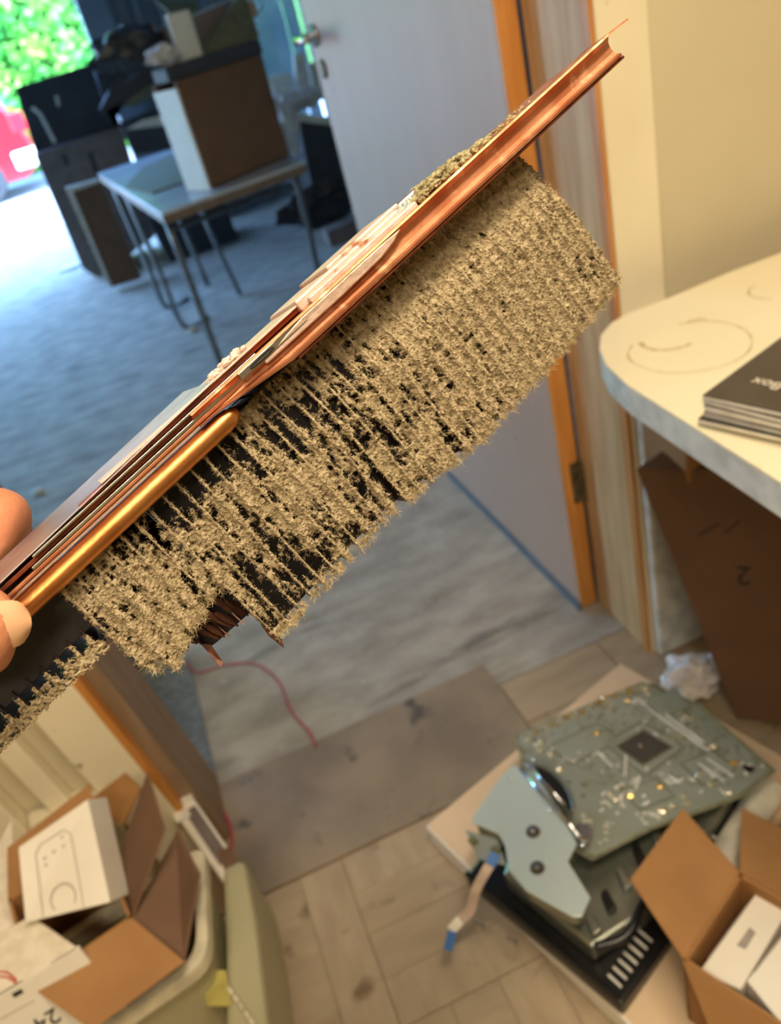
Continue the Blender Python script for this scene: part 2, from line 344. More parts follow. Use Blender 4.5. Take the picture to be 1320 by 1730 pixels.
# car: hatchback, its tail towards the opening
CO = Vector((-.62, 12.6, 0))
def cf(x, y, z): return Vector((CO.x - x, CO.y + y, z))        # x forward to the left, y width away
CR = thing('car', (-2.6, 12.6, 0), 'red hatchback parked outside the garage in the sun, tail towards the opening', 'car')
prof = [(0.02, .32), (0, .62), (.06, .80), (.12, .98), (.28, 1.32), (.42, 1.42), (1.9, 1.45), (2.5, 1.05), (3.5, .92), (3.85, .70), (3.9, .35), (3.6, .2), (.2, .2)]
cb = B(); prism(cb, [cf(a, 0, z) for a, z in prof], (0, 1.65, 0)); ob('body', cb, 'red', CR, bev=.05)
cb = B(); prism(cb, [cf(*q) for q in ((.34, -.01, 1.0), (.42, -.01, 1.34), (1.85, -.01, 1.36), (2.35, -.01, 1.02))], (0, .02, 0)); ob('side_window', cb, 'glass', CR)
cb = B(); hexa(cb, [cf(*q) for q in ((.13, .15, 1.02), (.13, 1.5, 1.02), (.16, 1.5, 1.02), (.16, .15, 1.02), (.245, .2, 1.3), (.245, 1.45, 1.3), (.28, 1.45, 1.3), (.28, .2, 1.3))]); ob('rear_window', cb, 'glass', CR)
cb = B(); bx(cb, -.03, .16, -.012, .05, .72, .95, cf); ob('tail_lamp', cb, 'lamp', CR, bev=.01)
cb = B(); bx(cb, -.05, .3, -.02, 1.67, .30, .52, cf); ob('bumper', cb, 'white', CR, bev=.03)
for a in (.78, 3.1):
    wbm = B(); cyl(wbm, cf(a, -.03, .30), (0, 1, 0), .30, .2, 28); wh = ob('wheel', wbm, 'tyre', CR, bev=.02)
    wbm = B(); cyl(wbm, cf(a, -.045, .30), (0, 1, 0), .19, .03, 28)
    for k in range(5): tube(wbm, [cf(a, -.05, .30), cf(a + .17 * math.cos(k * 1.257), -.05, .30 + .17 * math.sin(k * 1.257))], .02, 6)
    ob('hub_cap', wbm, 'steel', wh)

# ================================================================== GARAGE CONTENTS
def slab_y(name, px, y, d, m, **k):
    """upright sheet or box face whose outline lies in the plane at depth y, d thick"""
    return ob(name, prism(B(), [yp(*q, y) for q in px], (0, d, 0)), m, **k)
# folding table
T = thing('folding_table', (.45, 4.2, 0), 'grey-topped folding table with tubular legs in the garage', 'table')
c0, c1, c2, c3 = zp(165, 293, .72), zp(272, 360, .72), zp(515, 272, .72), None
c3 = c0 + (c2 - c1)
ob('table_top', prism(B(), [c0, c1, c2, c3], (0, 0, -.012)), 'tablegrey', T)
ed = B(); prism(ed, [p + Vector((0, 0, -.0125)) for p in (c0, c1, c2, c3)], (0, 0, -.03)); ob('edging', ed, 'tableedge', T)
def leg(pts, r=.0135): ob('leg', tube(B(), smoothpath(pts, 4), r, 8), 'tube', T, smooth=True)
dx = (c2 - c1); dy = (c0 - c1)
P = lambda a, b, z: c1 + dx * a + dy * b + Vector((0, 0, z - .72))
leg([P(.03, .03, .68), P(.03, .02, .3), P(.03, .02, .012)]); leg([P(.95, .04, .68), P(1.0, .12, .3), P(1.06, .22, .012)])
for b_ in (.88, .62):
    leg([P(.05, b_, .68), P(.06, b_ - .04, .3), P(.07, b_ - .08, .015), P(.30, b_ - .08, .013)])
leg([P(.5, .9, .68), P(.52, .87, .3), P(.54, .85, .012)]); leg([P(.62, .7, .68), P(.64, .66, .3), P(.68, .62, .012)])
ob('cross_bar', tube(B(), [P(.05, .1, .62), P(.95, .1, .62)], .01, 8), 'tube', T)
# tall brown box on the table
f0, f1 = zp(357, 319, .722), zp(490, 263, .722); fx = (f1 - f0); bk = Vector((-fx.y, fx.x, 0)).normalized() * .15
h_ = .375
X = thing('brown_carton', f0, 'tall brown cardboard box with a white side standing on the folding table', 'box')
def sl(bm, a, b, c, z0, z1): return prism(bm, [a + Vector((0, 0, z0)), b + Vector((0, 0, z0)), c + Vector((0, 0, z0)), a + (c - b) + Vector((0, 0, z0))], (0, 0, z1 - z0))
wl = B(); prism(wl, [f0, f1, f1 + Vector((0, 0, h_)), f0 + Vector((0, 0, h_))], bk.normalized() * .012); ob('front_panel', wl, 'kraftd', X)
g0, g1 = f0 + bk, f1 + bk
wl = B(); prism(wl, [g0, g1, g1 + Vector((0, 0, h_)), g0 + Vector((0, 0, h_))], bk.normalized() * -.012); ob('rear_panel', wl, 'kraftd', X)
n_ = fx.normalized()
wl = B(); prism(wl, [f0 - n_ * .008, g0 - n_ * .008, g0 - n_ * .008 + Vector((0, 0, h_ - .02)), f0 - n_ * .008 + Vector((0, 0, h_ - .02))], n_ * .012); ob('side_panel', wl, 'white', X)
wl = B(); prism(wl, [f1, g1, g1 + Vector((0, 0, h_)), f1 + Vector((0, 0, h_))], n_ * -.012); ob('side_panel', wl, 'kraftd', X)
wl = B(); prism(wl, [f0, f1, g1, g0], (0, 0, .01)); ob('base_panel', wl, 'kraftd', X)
# loose flat papers on the table
a_ = [zp(*q, .7215) for q in ((212, 318), (258, 328), (312, 308), (318, 285), (290, 262), (240, 285))]
ob('loose_paper', prism(B(), a_, (0, 0, .006)), 'olive', label='flat pale sheet lying on the grey folding table left of the brown box', cat='paper')
# items on top of the brown box
top = f0.z + h_
tp = lambda px, py, z=top: zp(px, py, z)
def onbox(u_, v_, z_): return f0 + fx * u_ + bk * v_ + Vector((0, 0, z_))
bb = B(); prism(bb, [onbox(-.06, -.04, h_ + .002), onbox(1.02, -.05, h_ + .002), onbox(1.12, .9, h_ + .002), onbox(.02, .95, h_ + .002)], (0, 0, .05)); ob('black_tray', bb, 'darkbox', label='low dark tray lying on top of the brown box', cat='tray', bev=.008)
q = onbox(.20, .25, h_ + .053)
bb = B(); prism(bb, [q, q + n_ * .10, q + n_ * .10 + bk * .12, q + bk * .12], (0, 0, .15)); ob('white_carton', bb, 'white', label='small upright white carton on the dark tray above the brown box', cat='box', bev=.002)
bb = B(); prism(bb, [onbox(.42, .25, h_ + .053), onbox(1.1, .2, h_ + .053), onbox(1.15, .5, h_ + .22), onbox(.62, .55, h_ + .10)], bk.normalized() * .02); ob('olive_board', bb, 'olive', label='leaning olive-grey board on the dark tray above the brown box', cat='board')
bb = B(); prism(bb, [onbox(.36, .8, h_ + .053), onbox(1.1, .8, h_ + .053), onbox(1.1, .8, h_ + .20), onbox(.36, .8, h_ + .17)], bk.normalized() * .12); ob('dark_carton', bb, 'kraftg', label='dark grey carton behind the leaning olive board on the brown box', cat='box')
def crumple(name, c, r, m, n=3, amp=.35, sc=(1, 1, 1), seed=0, **k):
    bm = B(); bmesh.ops.create_icosphere(bm, subdivisions=n, radius=1)
    for v in bm.verts:
        d = 1 + amp * mn.noise(v.co * 2.3 + Vector((seed, 0, 0))) + amp * .4 * mn.noise(v.co * 6 + Vector((seed, 5, 0)))
        v.co = Vector(c) + Vector((v.co.x * sc[0], v.co.y * sc[1], v.co.z * sc[2])) * r * d
    return ob(name, bm, m, **k)
crumple('black_bag', onbox(.10, 1.9, h_ + .13), .13, 'binbag', sc=(1.1, .7, .6), seed=3, label='crumpled black bag heaped behind the tall brown box', cat='bag')
crumple('white_bag', onbox(.05, .35, h_ + .085), .055, 'bag', sc=(1.1, .8, .6), amp=.5, seed=5, label='small crumpled white plastic bag left of the white carton on the brown box', cat='bag')
slab_y('pale_cloth', ((262, 0), (330, 0), (350, 40), (300, 55), (285, 20)), 6.0, .05, 'olive', label='dull olive cloth hanging behind the black bag', cat='cloth')
slab_y('peach_board', ((404, 0), (428, 0), (438, 26), (412, 34)), 5.6, .02, 'plank', label='narrow peach board standing upright behind the brown box', cat='board')
# pile of cartons at the left of the table
slab_y('orange_plank', ((184, 62), (262, 42), (268, 72), (190, 92)), 6.82, .08, 'plank', parent=gw)
CB = thing('grey_carton', yp(170, 460, 6.3), 'large grey cardboard box at the bottom of the stack beside the table', 'box')
ob('body', prism(B(), [yp(58, 262, 6.1), yp(205, 212, 6.1), yp(262, 400, 6.1), yp(165, 470, 6.1), yp(140, 455, 6.1)], (0, .55, 0)), 'kraftg', CB, bev=.01)
for a in (((104, 262), (112, 258), (118, 278), (110, 282)), ((148, 258), (155, 255), (168, 292), (161, 296))): ob('hand_slot', prism(B(), [yp(*q, 6.098) for q in a], (0, .01, 0)), 'darkbox', CB)
DB = thing('dark_carton_stack', yp(60, 250, 6.2), 'wide open dark carton resting on the grey box', 'box')
ob('front_panel', prism(B(), [yp(25, 148, 6.15), yp(152, 108, 6.15), yp(205, 212, 6.15), yp(60, 258, 6.15)], (0, .02, 0)), 'darkbox', DB)
ob('side_panel', prism(B(), [yp(25, 148, 6.17), yp(30, 147, 6.17), yp(66, 256, 6.17), yp(60, 258, 6.17)], (0, .5, 0)), 'darkbox', DB)
ob('rear_panel', prism(B(), [yp(35, 150, 6.65), yp(160, 112, 6.65), yp(205, 212, 6.65), yp(64, 250, 6.65)], (0, .02, 0)), 'darkbox', DB)
BC = slab_y('black_carton', ((154, 104), (268, 70), (300, 140), (175, 190), (190, 212)), 5.9, .3, 'darkbox', label='black carton beside the wide dark one, under the draped polythene', cat='box')
br = B(); tube(br, [yp(54, 181, 6.13), yp(68, 192, 6.13), yp(93, 241, 6.13)], .012, 8); ob('bent_bracket', br, 'whitepl', DB, label='bent white bracket')
slab_y('clip', ((92, 163), (98, 161), (101, 178), (97, 181)), 6.13, .01, 'whitepl', parent=DB)
bg_ = B(); vs = [yp(*q, 5.85) for q in ((235, 78), (272, 70), (290, 120), (230, 165), (172, 190), (168, 184), (190, 140))]
prism(bg_, vs, (0, .04, 0)); o = ob('polythene', bg_, 'binbag', label='dark polythene draped slantwise over the black carton', cat='sheet', bev=.01)
slab_y('flap', ((202, 180), (250, 145), (288, 132), (262, 160), (228, 180)), 5.83, .01, 'olive', parent=BC, label='pale green leaflet attached as a flap')  # green leaflet fixed to the carton as if it were its flap
slab_y('dark_crate', ((205, 212), (290, 178), (306, 250), (228, 262)), 5.8, .3, 'darkbox', label='low black crate between the grey box and the tall brown box', cat='crate')
slab_y('white_sheet', ((214, 219), (240, 203), (277, 195), (280, 212)), 5.77, .012, 'whitepl', label='white sheet jutting from the black crate', cat='paper')
PB = thing('framed_panel', yp(190, 487, 5.65), 'brown framed panel with a pale edge leaning on the cartons under the table', 'panel')
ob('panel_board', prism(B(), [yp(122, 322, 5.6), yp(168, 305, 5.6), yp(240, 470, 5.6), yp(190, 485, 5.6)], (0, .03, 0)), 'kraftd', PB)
ob('pale_edge', prism(B(), [yp(110, 318, 5.58), yp(122, 322, 5.58), yp(190, 485, 5.58), yp(184, 484, 5.58)], (0, .05, 0)), 'whitepl', PB)
ob('pale_edge', prism(B(), [yp(110, 318, 5.57), yp(165, 303, 5.57), yp(168, 308, 5.57), yp(120, 325, 5.57)], (0, .05, 0)), 'whitepl', PB)
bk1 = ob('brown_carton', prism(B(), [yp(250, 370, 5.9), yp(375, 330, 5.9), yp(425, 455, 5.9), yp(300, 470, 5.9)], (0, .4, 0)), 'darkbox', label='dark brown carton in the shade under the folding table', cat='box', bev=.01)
# bench with white plastic pieces behind, right of the table
BN = thing('back_bench', yp(560, 210, 5.2), 'dark workbench with a white top edge at the back of the garage', 'bench')
ob('bench_top', prism(B(), [yp(500, 190, 5.2), yp(606, 205, 5.2), yp(606, 218, 5.2), yp(502, 205, 5.2)], (0, .9, 0)), 'whitepl', BN, bev=.005)
ob('bench_body', prism(B(), [yp(505, 206, 5.25), yp(640, 219, 5.25), yp(660, 330, 5.25), yp(530, 330, 5.25)], (0, .8, 0)), 'darkbox', BN)
slab_y('leg', ((588, 222), (592, 223), (580, 250), (576, 248)), 5.18, .03, 'tube', parent=BN)
LB = 'leaning'
slab_y('white_tray', ((452, 130), (490, 120), (500, 168), (478, 185), (466, 180)), 5.5, .05, 'whitepl', label='pale grey tray leaning at the left end of the back bench', cat='tray', bev=.01)
slab_y('plastic_board', ((496, 92), (515, 88), (527, 150), (502, 162)), 5.45, .05, 'whitepl', label='taller narrow white panel standing on the back bench', cat='panel', bev=.01)
slab_y('plastic_board', ((520, 106), (545, 104), (558, 168), (530, 160)), 5.52, .05, 'whitepl', label='shorter wide white panel standing right of the narrow one on the back bench', cat='panel', bev=.01)
crumple('white_bag', yp(500, 172, 5.35), .11, 'bag', sc=(2.0, .6, .5), amp=.6, seed=8, label='crumpled translucent white bag lying in front of the white panels', cat='bag')
crumple('white_bag', yp(484, 210, 5.2), .085, 'bag', sc=(.8, .6, 1.8), amp=.5, seed=9, label='white bag hanging down between the brown box and the back bench', cat='bag')
slab_y('white_block', ((566, 172), (592, 166), (602, 190), (572, 194)), 5.3, .2, 'whitepl', label='small white block at the right end of the back bench', cat='block', bev=.01)
crumple('dark_bundle', yp(540, 345, 5.16), .20, 'binbag', sc=(1.2, .22, .6), amp=.5, seed=11, label='dark bundle of rubbish under the back bench', cat='bundle')
slab_y('small_carton', ((552, 392), (598, 372), (632, 375), (640, 398), (600, 440), (566, 440)), 4.9, .16, 'kraftg', label='small grey-brown carton on the garage floor by the open door', cat='box', bev=.005)
slab_y('white_pipe', ((617, 328), (627, 325), (658, 470), (646, 474)), 4.7, .05, 'strip', label='pale blue plastic pipe standing beside the far edge of the open door', cat='pipe', bev=.01)
for i, (q, r, s_, l) in enumerate((((120, 452), .045, (2.2, 1, .5), 'white crumpled scrap on the garage floor by the carton stack'), ((326, 556), .017, (1.8, 1, .8), 'small pale stone under the near end of the folding table'), ((64, 830), .014, (1.8, 1, .7), 'pale pebble on the rough garage floor above the fingers'), ((545, 700), .01, (1, 1, .6), None))):
    if not l: continue
    p = zp(*q, .01); crumple('floor_scrap', p, r, 'whitepl', n=2, sc=s_, seed=20 + i, label=l, cat='scrap')
# red wire over the threshold
w1 = [zp(*q, .008) for q in ((312, 1118), (335, 1136), (380, 1124), (432, 1122), (470, 1150), (486, 1188), (500, 1212), (522, 1236), (533, 1262))]
ob('red_wire', tube(B(), smoothpath(w1, 8), .0022, 8), 'wire', label='thin red and white wire curling over the garage concrete to the threshold', cat='wire', smooth=True)
w2 = [zp(*q, .006) for q in ((355, 1345), (372, 1362), (385, 1385), (392, 1412), (390, 1440))]
ob('red_wire', tube(B(), smoothpath(w2, 8), .0025, 8), 'wire', label='short bit of red wire at the foot of the left door jamb', cat='wire', smooth=True)
# grey-white sack behind left jamb
crumple('grey_sack', (-.40, 1.75, .12), .15, 'roughgrey', sc=(.9, 1.0, .8), amp=.2, seed=31, label='pale grey sack just outside the door behind the left jamb', cat='sack', smooth=True)

# ================================================================== WORKTOP, MAGAZINES, BOXES UNDER
wt = [zp(1320, 815, .75) + Vector((-.02, -.28, 0)), zp(1320, 815, .75), zp(1060, 650, .75), zp(1025, 617, .75), zp(1013, 590, .75), zp(1016, 566, .75), zp(1034, 545, .75), zp(1060, 530, .75), zp(1115, 510, .75)]
yb = wt[-1].y + .06
outl = [Vector((p.x, p.y, .75)) for p in wt] + [Vector((.80, 1.004, .75)), Vector((2.18, .99, .75)), Vector((2.18, .1, .75))]
WT = thing('worktop', (1.2, .7, .71), 'white laminate worktop with a rounded corner and brown ring stains', 'worktop')
ob('top_surface', prism(B(), outl, (0, 0, -.003)), 'laminate', WT)
ob('edge_band', prism(B(), [p + Vector((0, 0, -.0031)) for p in outl], (0, 0, -.037)), 'edging', WT)
# ring stains (cup marks)
def ring_stain(c, r, w, a0, a1, n=40):
    bm = B(); pr = None
    for i in range(n + 1):
        a = a0 + (a1 - a0) * i / n; ww = w * (.3 + abs(mn.noise((a * 2, r * 40, 0))) * 1.6); rr = r * (1 + .06 * mn.noise((a * 1.3, 1, r * 9)))
        p, q = [bm.verts.new((c.x + k * math.cos(a), c.y + k * math.sin(a), .7503)) for k in (rr - ww, rr + ww)]
        if pr: bm.faces.new((pr[0], pr[1], q, p))
        pr = (p, q)
    return bm
pass
M['stain'] = mat('stain', (176, 148, 104), .5, scale=60, c2=(206, 186, 144))
cc = zp(1165, 585, .75); ob('ring_stain', ring_stain(cc, .075, .0016, 2.2, 7.4), 'stain', WT)
cc2 = zp(1130, 572, .75); ob('ring_stain', ring_stain(cc2, .035, .003, 2.6, 5.0), 'stain', WT)
ob('ring_stain', ring_stain(zp(1305, 490, .75), .03, .002, 1.6, 4.0), 'stain', WT)
ob('ring_stain', ring_stain(zp(1180, 548, .75), .016, .003, .2, 1.9), 'stain', WT)
# white end panel under the worktop
ob('end_panel', bx(B(), .660, .76, 1.052, 1.070, .006, .708), 'whitepl', WT, bev=.006)
# magazines
p0, p1, p2 = zp(1190, 664, .79), zp(1310, 576, .79), zp(1320, 700, .79)
ex = (p1 - p0); ex.normalize(); ez = Vector((0, 0, 1)); ey = ez.cross(ex)  # ey away from camera side
rt = (p2 - p0); rt = rt - ex * rt.dot(ex); rt.normalize()
zz = .7505
for i in range(7):
    th = .0057; off = Vector((random.uniform(-.004, .004), random.uniform(-.004, .004), 0)) - ex * (.004 * (i < 3)) - rt * .0
    if i == 0: off += rt * .012 + ex * .01
    ang = random.uniform(-.05, .05) if i < 6 else 0
    R_ = Matrix.Rotation(ang, 3, 'Z'); a = p0 + off; a.z = zz
    e1, r1 = R_ @ ex, R_ @ rt
    lab = ['lowest booklet of the dark-covered stack on the white worktop', 'second booklet from the bottom of the dark-covered stack', 'third booklet from the bottom of the dark-covered stack', 'middle booklet of the dark-covered stack', 'third booklet from the top of the dark-covered stack', 'booklet just under the top one of the dark-covered stack', 'top booklet with a dark cover and white lettering on the worktop'][i]
    BK = thing('booklet', a, lab, 'booklet', 'booklets stacked on the worktop')
    q = [a, a + e1 * .21, a + e1 * .21 + r1 * .148, a + r1 * .148]
    ob('pages', prism(B(), [p + Vector((0, 0, .0005)) for p in q], (0, 0, th - .0020)), 'paper', BK)
    ob('cover', prism(B(), [p + Vector((0, 0, th - .0008)) for p in q], (0, 0, .0007)), 'cover', BK)
    if i == 6:
        bp = zp(1305, 668, zz + th)
        # printed title, read from the far side of the worktop
        xd = (zp(1255, 640, zz + th) - zp(1320, 655, zz + th)).normalized(); yd = Vector((0, 0, 1)).cross(xd)
        text('lettering', 'The Box', .021, frame(zp(1318, 647, zz + th) - xd * .046, xd, yd), 'paper', BK)
    zz += th
# brown box leaning beneath the worktop
Tt, Qb = Vector((.600, .985, .500)), Vector((.672, .850, .012))
wv = Vector((.42, -.36, -.02)); dv = Vector((.30, .05, .04)); wv2 = zp(1140, 775, .49) 
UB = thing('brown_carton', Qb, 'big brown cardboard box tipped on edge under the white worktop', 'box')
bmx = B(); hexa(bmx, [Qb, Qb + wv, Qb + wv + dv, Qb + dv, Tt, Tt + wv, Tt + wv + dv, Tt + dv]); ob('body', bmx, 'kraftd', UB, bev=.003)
up = (Tt - Qb).normalized(); wn = wv.normalized()
dg = frame(Qb + wn * .055 + up * .24 , -wn, up * -1)
nrm = wn.cross(up).normalized()
cpt = (Tt - Qb)
# pick the point of the front face behind pixel 1262,965
def hitplane(px, py, o_, n_): r = ray(px, py); return CAM + r * ((o_ - CAM).dot(n_) / r.dot(n_))
hp = hitplane(1272, 958, Qb, nrm); nn = nrm if nrm.dot(CAM - hp) > 0 else -nrm
Mx = frame(hp + nn * .0008, -wn, -up); 
if (Mx.to_3x3() @ Vector((0, 0, 1))).dot(nn) < 0: Mx = frame(hp + nn * .0008, wn, -up)
text('number', '2', .05, Mx, 'ink', UB)
for a in ((1180, 905, 1215, 885), (1225, 900, 1250, 880)):
    s0, s1 = hitplane(a[0], a[1], Qb, nrm) + nn * .0004, hitplane(a[2], a[3], Qb, nrm) + nn * .0004
    ob('pen_line', tube(B(), [s0, s1], .0012, 6), 'ink', UB)
SB = B(); bx(SB, .655, .95, .93, 1.045, .475, .69); ob('brown_carton', SB, 'kraft', label='smaller orange-brown carton wedged high behind the tipped box under the worktop', cat='box', bev=.003)
# crumpled white bag on the floor beside it
crumple('white_bag', (.665, .955, .036), .048, 'bag', n=4, sc=(1.2, .9, .6), amp=.6, seed=41, label='crumpled white plastic bag on the floor behind the circuit board', cat='bag')

# ================================================================== CONSOLE PARTS ON A WHITE CARTON
ZC = .045
A0 = zp(718, 1395, ZC); B0 = zp(1048, 1120, ZC); ea = (B0 - A0); la = ea.length; ea.normalize(); eb = Vector((ea.y, -ea.x, 0))
CT = thing('flat_white_carton', A0, 'flat white carton on the floor carrying the dismantled console parts', 'box')
bmx = B(); prism(bmx, [A0, B0, B0 + eb * .62, A0 + eb * .62], (0, 0, -ZC)); ob('body', bmx, 'white', CT, bev=.004)
M['tan'] = mat('tan_lid', (222, 196, 164), .6, scale=8, c2=(214, 186, 152))
i_ = .004; q = [A0 + ea * i_ + eb * i_, B0 - ea * i_ + eb * i_, B0 - ea * i_ + eb * .61, A0 + ea * i_ + eb * .61]
ob('lid_panel', prism(B(), [p + Vector((0, 0, .0002)) for p in q], (0, 0, .003)), 'tan', CT)
ZT = ZC + .0035
# black shell
ZS = ZT + .030
sp = [zp(785, 1480, ZS), zp(1050, 1700, ZS), zp(1150, 1560, ZS), zp(1270, 1372, ZS), zp(1300, 1290, ZS), zp(1180, 1190, ZS), zp(1100, 1150, ZS), zp(900, 1330, ZS)]
SH = thing('black_console_shell', sp[0], 'black plastic console shell with slotted vents lying on the white carton', 'console shell')
ob('shell_body', prism(B(), sp, (0, 0, -.029)), 'black', SH, bev=.006)
vl = (sp[3] - sp[1]); vL = vl.length; vu = vl.normalized(); vi = Vector((-vu.y, vu.x, 0))
for i in range(22):
    s0 = sp[1] + vu * (.018 + i * .0125) + vi * .012
    if i in (7, 8, 9): continue
    ob('vent_slat', prism(B(), [s0, s0 + vu * .0035, s0 + vu * .0065 + vi * .022, s0 + vu * .003 + vi * .022], (0, 0, .0025)), 'edging', SH)
rim = B(); prism(rim, [sp[0] + Vector((0, 0, .0002)), sp[1] + Vector((0, 0, .0002)), sp[1] + vi * .008 + vu * .008 + Vector((0, 0, .0002)), sp[0] + vu * .008 + Vector((0, 0, .0002))], (0, 0, .006)); ob('rim', rim, 'black', SH, bev=.002)
# inner metal frame
fr = B(); zf = ZS + .04
prism(fr, [zp(850, 1475, zf), zp(1000, 1600, zf), zp(1090, 1540, zf), zp(1180, 1420, zf), zp(1240, 1340, zf), zp(1100, 1250, zf), zp(900, 1330, zf)], (0, 0, -.038))
IF = ob('metal_frame', fr, 'drivedk', label='bare metal inner frame between the black shell and the circuit board', cat='frame', bev=.005)
for i in range(5):
    a = [zp(1005 + 26 * i, 1588 - 38 * i, zf + .001), zp(1018 + 26 * i, 1578 - 38 * i, zf + .001), zp(1000 + 26 * i, 1548 - 40 * i, zf + .001), zp(990 + 26 * i, 1556 - 40 * i, zf + .001)]
    ob('rib', prism(B(), a, (0, 0, .012)), 'black' if i % 2 else 'drivedk', IF, bev=.002)
tube(cb := B(), smoothpath([zp(1005, 1600, zf + .012), zp(1060, 1580, zf + .016), zp(1090, 1520, zf + .02), zp(1150, 1440, zf + .016)], 8), .006, 10); ob('cable', cb, 'black', IF, smooth=True)
# circuit board
ZB = .155
pb = [zp(870, 1240, ZB), zp(1085, 1150, ZB), zp(1180, 1185, ZB), zp(1312, 1300, ZB), zp(1255, 1345, ZB), zp(1100, 1400, ZB), zp(1000, 1452, ZB), zp(960, 1430, ZB), zp(880, 1285, ZB)]
PC = thing('circuit_board', pb[0], 'large grey-green shielded circuit board with a square chip lying on the console parts', 'circuit board')
ob('board', prism(B(), [p - Vector((0, 0, .0022)) for p in pb], (0, 0, -.0018)), 'pcbedge', PC)
cen = sum(pb, Vector()) / len(pb)
inn = [cen + (p - cen) * .955 for p in pb]
ob('shield', prism(B(), inn, (0, 0, -.0021)), 'pcb', PC, bev=.0006)
bu = (pb[3] - pb[1]).normalized(); bv = Vector((-bu.y, bu.x, 0))
def at_b(px, py, dz=0): return zp(px, py, ZB + dz)
def brick(bm, p, l, w, h, a=0):
    c_, s_ = math.cos(a), math.sin(a); U = bu * c_ + bv * s_; Vv = bv * c_ - bu * s_
    return prism(bm, [p - U * l / 2 - Vv * w / 2, p + U * l / 2 - Vv * w / 2, p + U * l / 2 + Vv * w / 2, p - U * l / 2 + Vv * w / 2], (0, 0, h))
cq = [at_b(1043, 1262), at_b(1088, 1236), at_b(1134, 1264), at_b(1086, 1292)]
fq = sum(cq, Vector()) / 4
ch = ob('chip', prism(B(), [fq + (p - fq) * 1.12 for p in cq], (0, 0, .002)), 'drivedk', PC)
ob('chip_core', prism(B(), [fq + (p - fq) * .96 + Vector((0, 0, .0021)) for p in cq], (0, 0, .001)), 'chip', ch)
ob('chip_glint', brick(B(), at_b(1082, 1260, .0032), .006, .004, .0008), 'solder', ch)
ob('lead_ring', (lambda b: (tube(b, [at_b(1140, 1243, .002) + Vector((math.cos(t_) * .011, math.sin(t_) * .006, 0)) for t_ in np.linspace(0, 5.5, 18)], .0014, 6), b)[-1])(B()), 'solder', PC)
for a in (((1075, 1180), (1115, 1210)), ((1125, 1207), (1190, 1255)), ((1010, 1270), (1035, 1295)), ((1058, 1275), (1056, 1312)), ((1100, 1200), (1200, 1270)), ((1180, 1290), (1225, 1320)), ((1195, 1282), (1240, 1312)), ((1130, 1312), (1150, 1322))):
    p_, q_ = at_b(*a[0], .0005), at_b(*a[1], .0005); ob('trace_bar', tube(B(), [p_, q_], .0019, 6), 'edging', PC)
pass
for quad in (((1020, 1255), (1085, 1218), (1158, 1262), (1090, 1312)), ((925, 1262), (1010, 1222), (1050, 1250), (965, 1292)), ((1150, 1290), (1205, 1268), (1245, 1300), (1190, 1328)), ((1050, 1335), (1110, 1315), (1140, 1345), (1080, 1368)), ((1085, 1180), (1140, 1165), (1170, 1195), (1115, 1212))):
    qq = [at_b(*a) for a in quad]; ob('shield_can', prism(B(), [q_ * .94 + sum(qq, Vector()) / 4 * .06 for q_ in qq], (0, 0, .0012)), 'pcb', PC, bev=.0004); ob('shield_rib', tube(B(), qq + [qq[0]], .0015, 6), 'drivedk', PC)
for i in range(15):   # edge contacts along the far left edge
    t_ = i / 14; p_ = at_b(893 + 185 * t_, 1243 - 82 * t_ + random.uniform(-3, 3)); ob('contact', brick(B(), p_, random.uniform(.006, .010), random.uniform(.005, .010), random.uniform(.002, .005), .4), 'gold' if i % 2 else 'solder', PC)
for px, py in ((1032, 1190), (1018, 1180), (1060, 1185), (1155, 1345), (1160, 1358), (1120, 1372), (1135, 1362), (1008, 1240), (1015, 1236), (1232, 1340), (1200, 1325), (950, 1330), (985, 1345), (1030, 1340), (990, 1325), (1065, 1345), (1040, 1352), (1075, 1330), (930, 1275), (912, 1268), (945, 1300), (895, 1250), (915, 1255), (1115, 1330), (1175, 1230), (1205, 1262), (1240, 1290), (1150, 1205), (1090, 1165), (1165, 1215), (1180, 1310)):
    p_ = at_b(px, py); crumple('solder_joint', p_ + Vector((0, 0, .0012)), random.uniform(.0034, .0062), random.choice(['solder', 'solder', 'gold', 'pcbedge']), n=1, amp=.6, sc=(1.3, 1, .7), seed=px, parent=PC)
sm = B()
for k in range(420):
    a = random.random(); b_ = random.random(); px = 880 + 400 * a; py = 1250 - 90 * math.sin(a * 2.4) + b_ * (60 + 130 * a * (1.3 - a) * 2)
    p_ = at_b(px, py)
    # inside outline only
    ins = False; n = len(inn)
    for i in range(n):
        x1, y1, x2, y2 = inn[i].x, inn[i].y, inn[i - 1].x, inn[i - 1].y
        if (y1 > p_.y) != (y2 > p_.y) and p_.x < (x2 - x1) * (p_.y - y1) / (y2 - y1) + x1: ins = not ins
    if ins: brick(sm, p_, random.uniform(.002, .007), random.uniform(.0014, .0034), random.uniform(.0006, .0014), random.choice([0, 1.57]))
ob('small_components', sm, 'drivedk', PC, kind='stuff')
sm = B()
for k in range(110):
    p_ = cen + (pb[random.randrange(len(pb))] - cen) * random.uniform(.15, .9) + Vector((random.uniform(-.012, .012), random.uniform(-.012, .012), 0))
    brick(sm, p_, random.uniform(.003, .009), random.uniform(.002, .004), random.uniform(.001, .0026), random.choice([0, 1.57, .5]))
ob('small_components', sm, 'edging', PC, kind='stuff')
ob('port_hole', brick(B(), at_b(1265, 1298, .0002), .014, .011, .0006), 'black', PC)
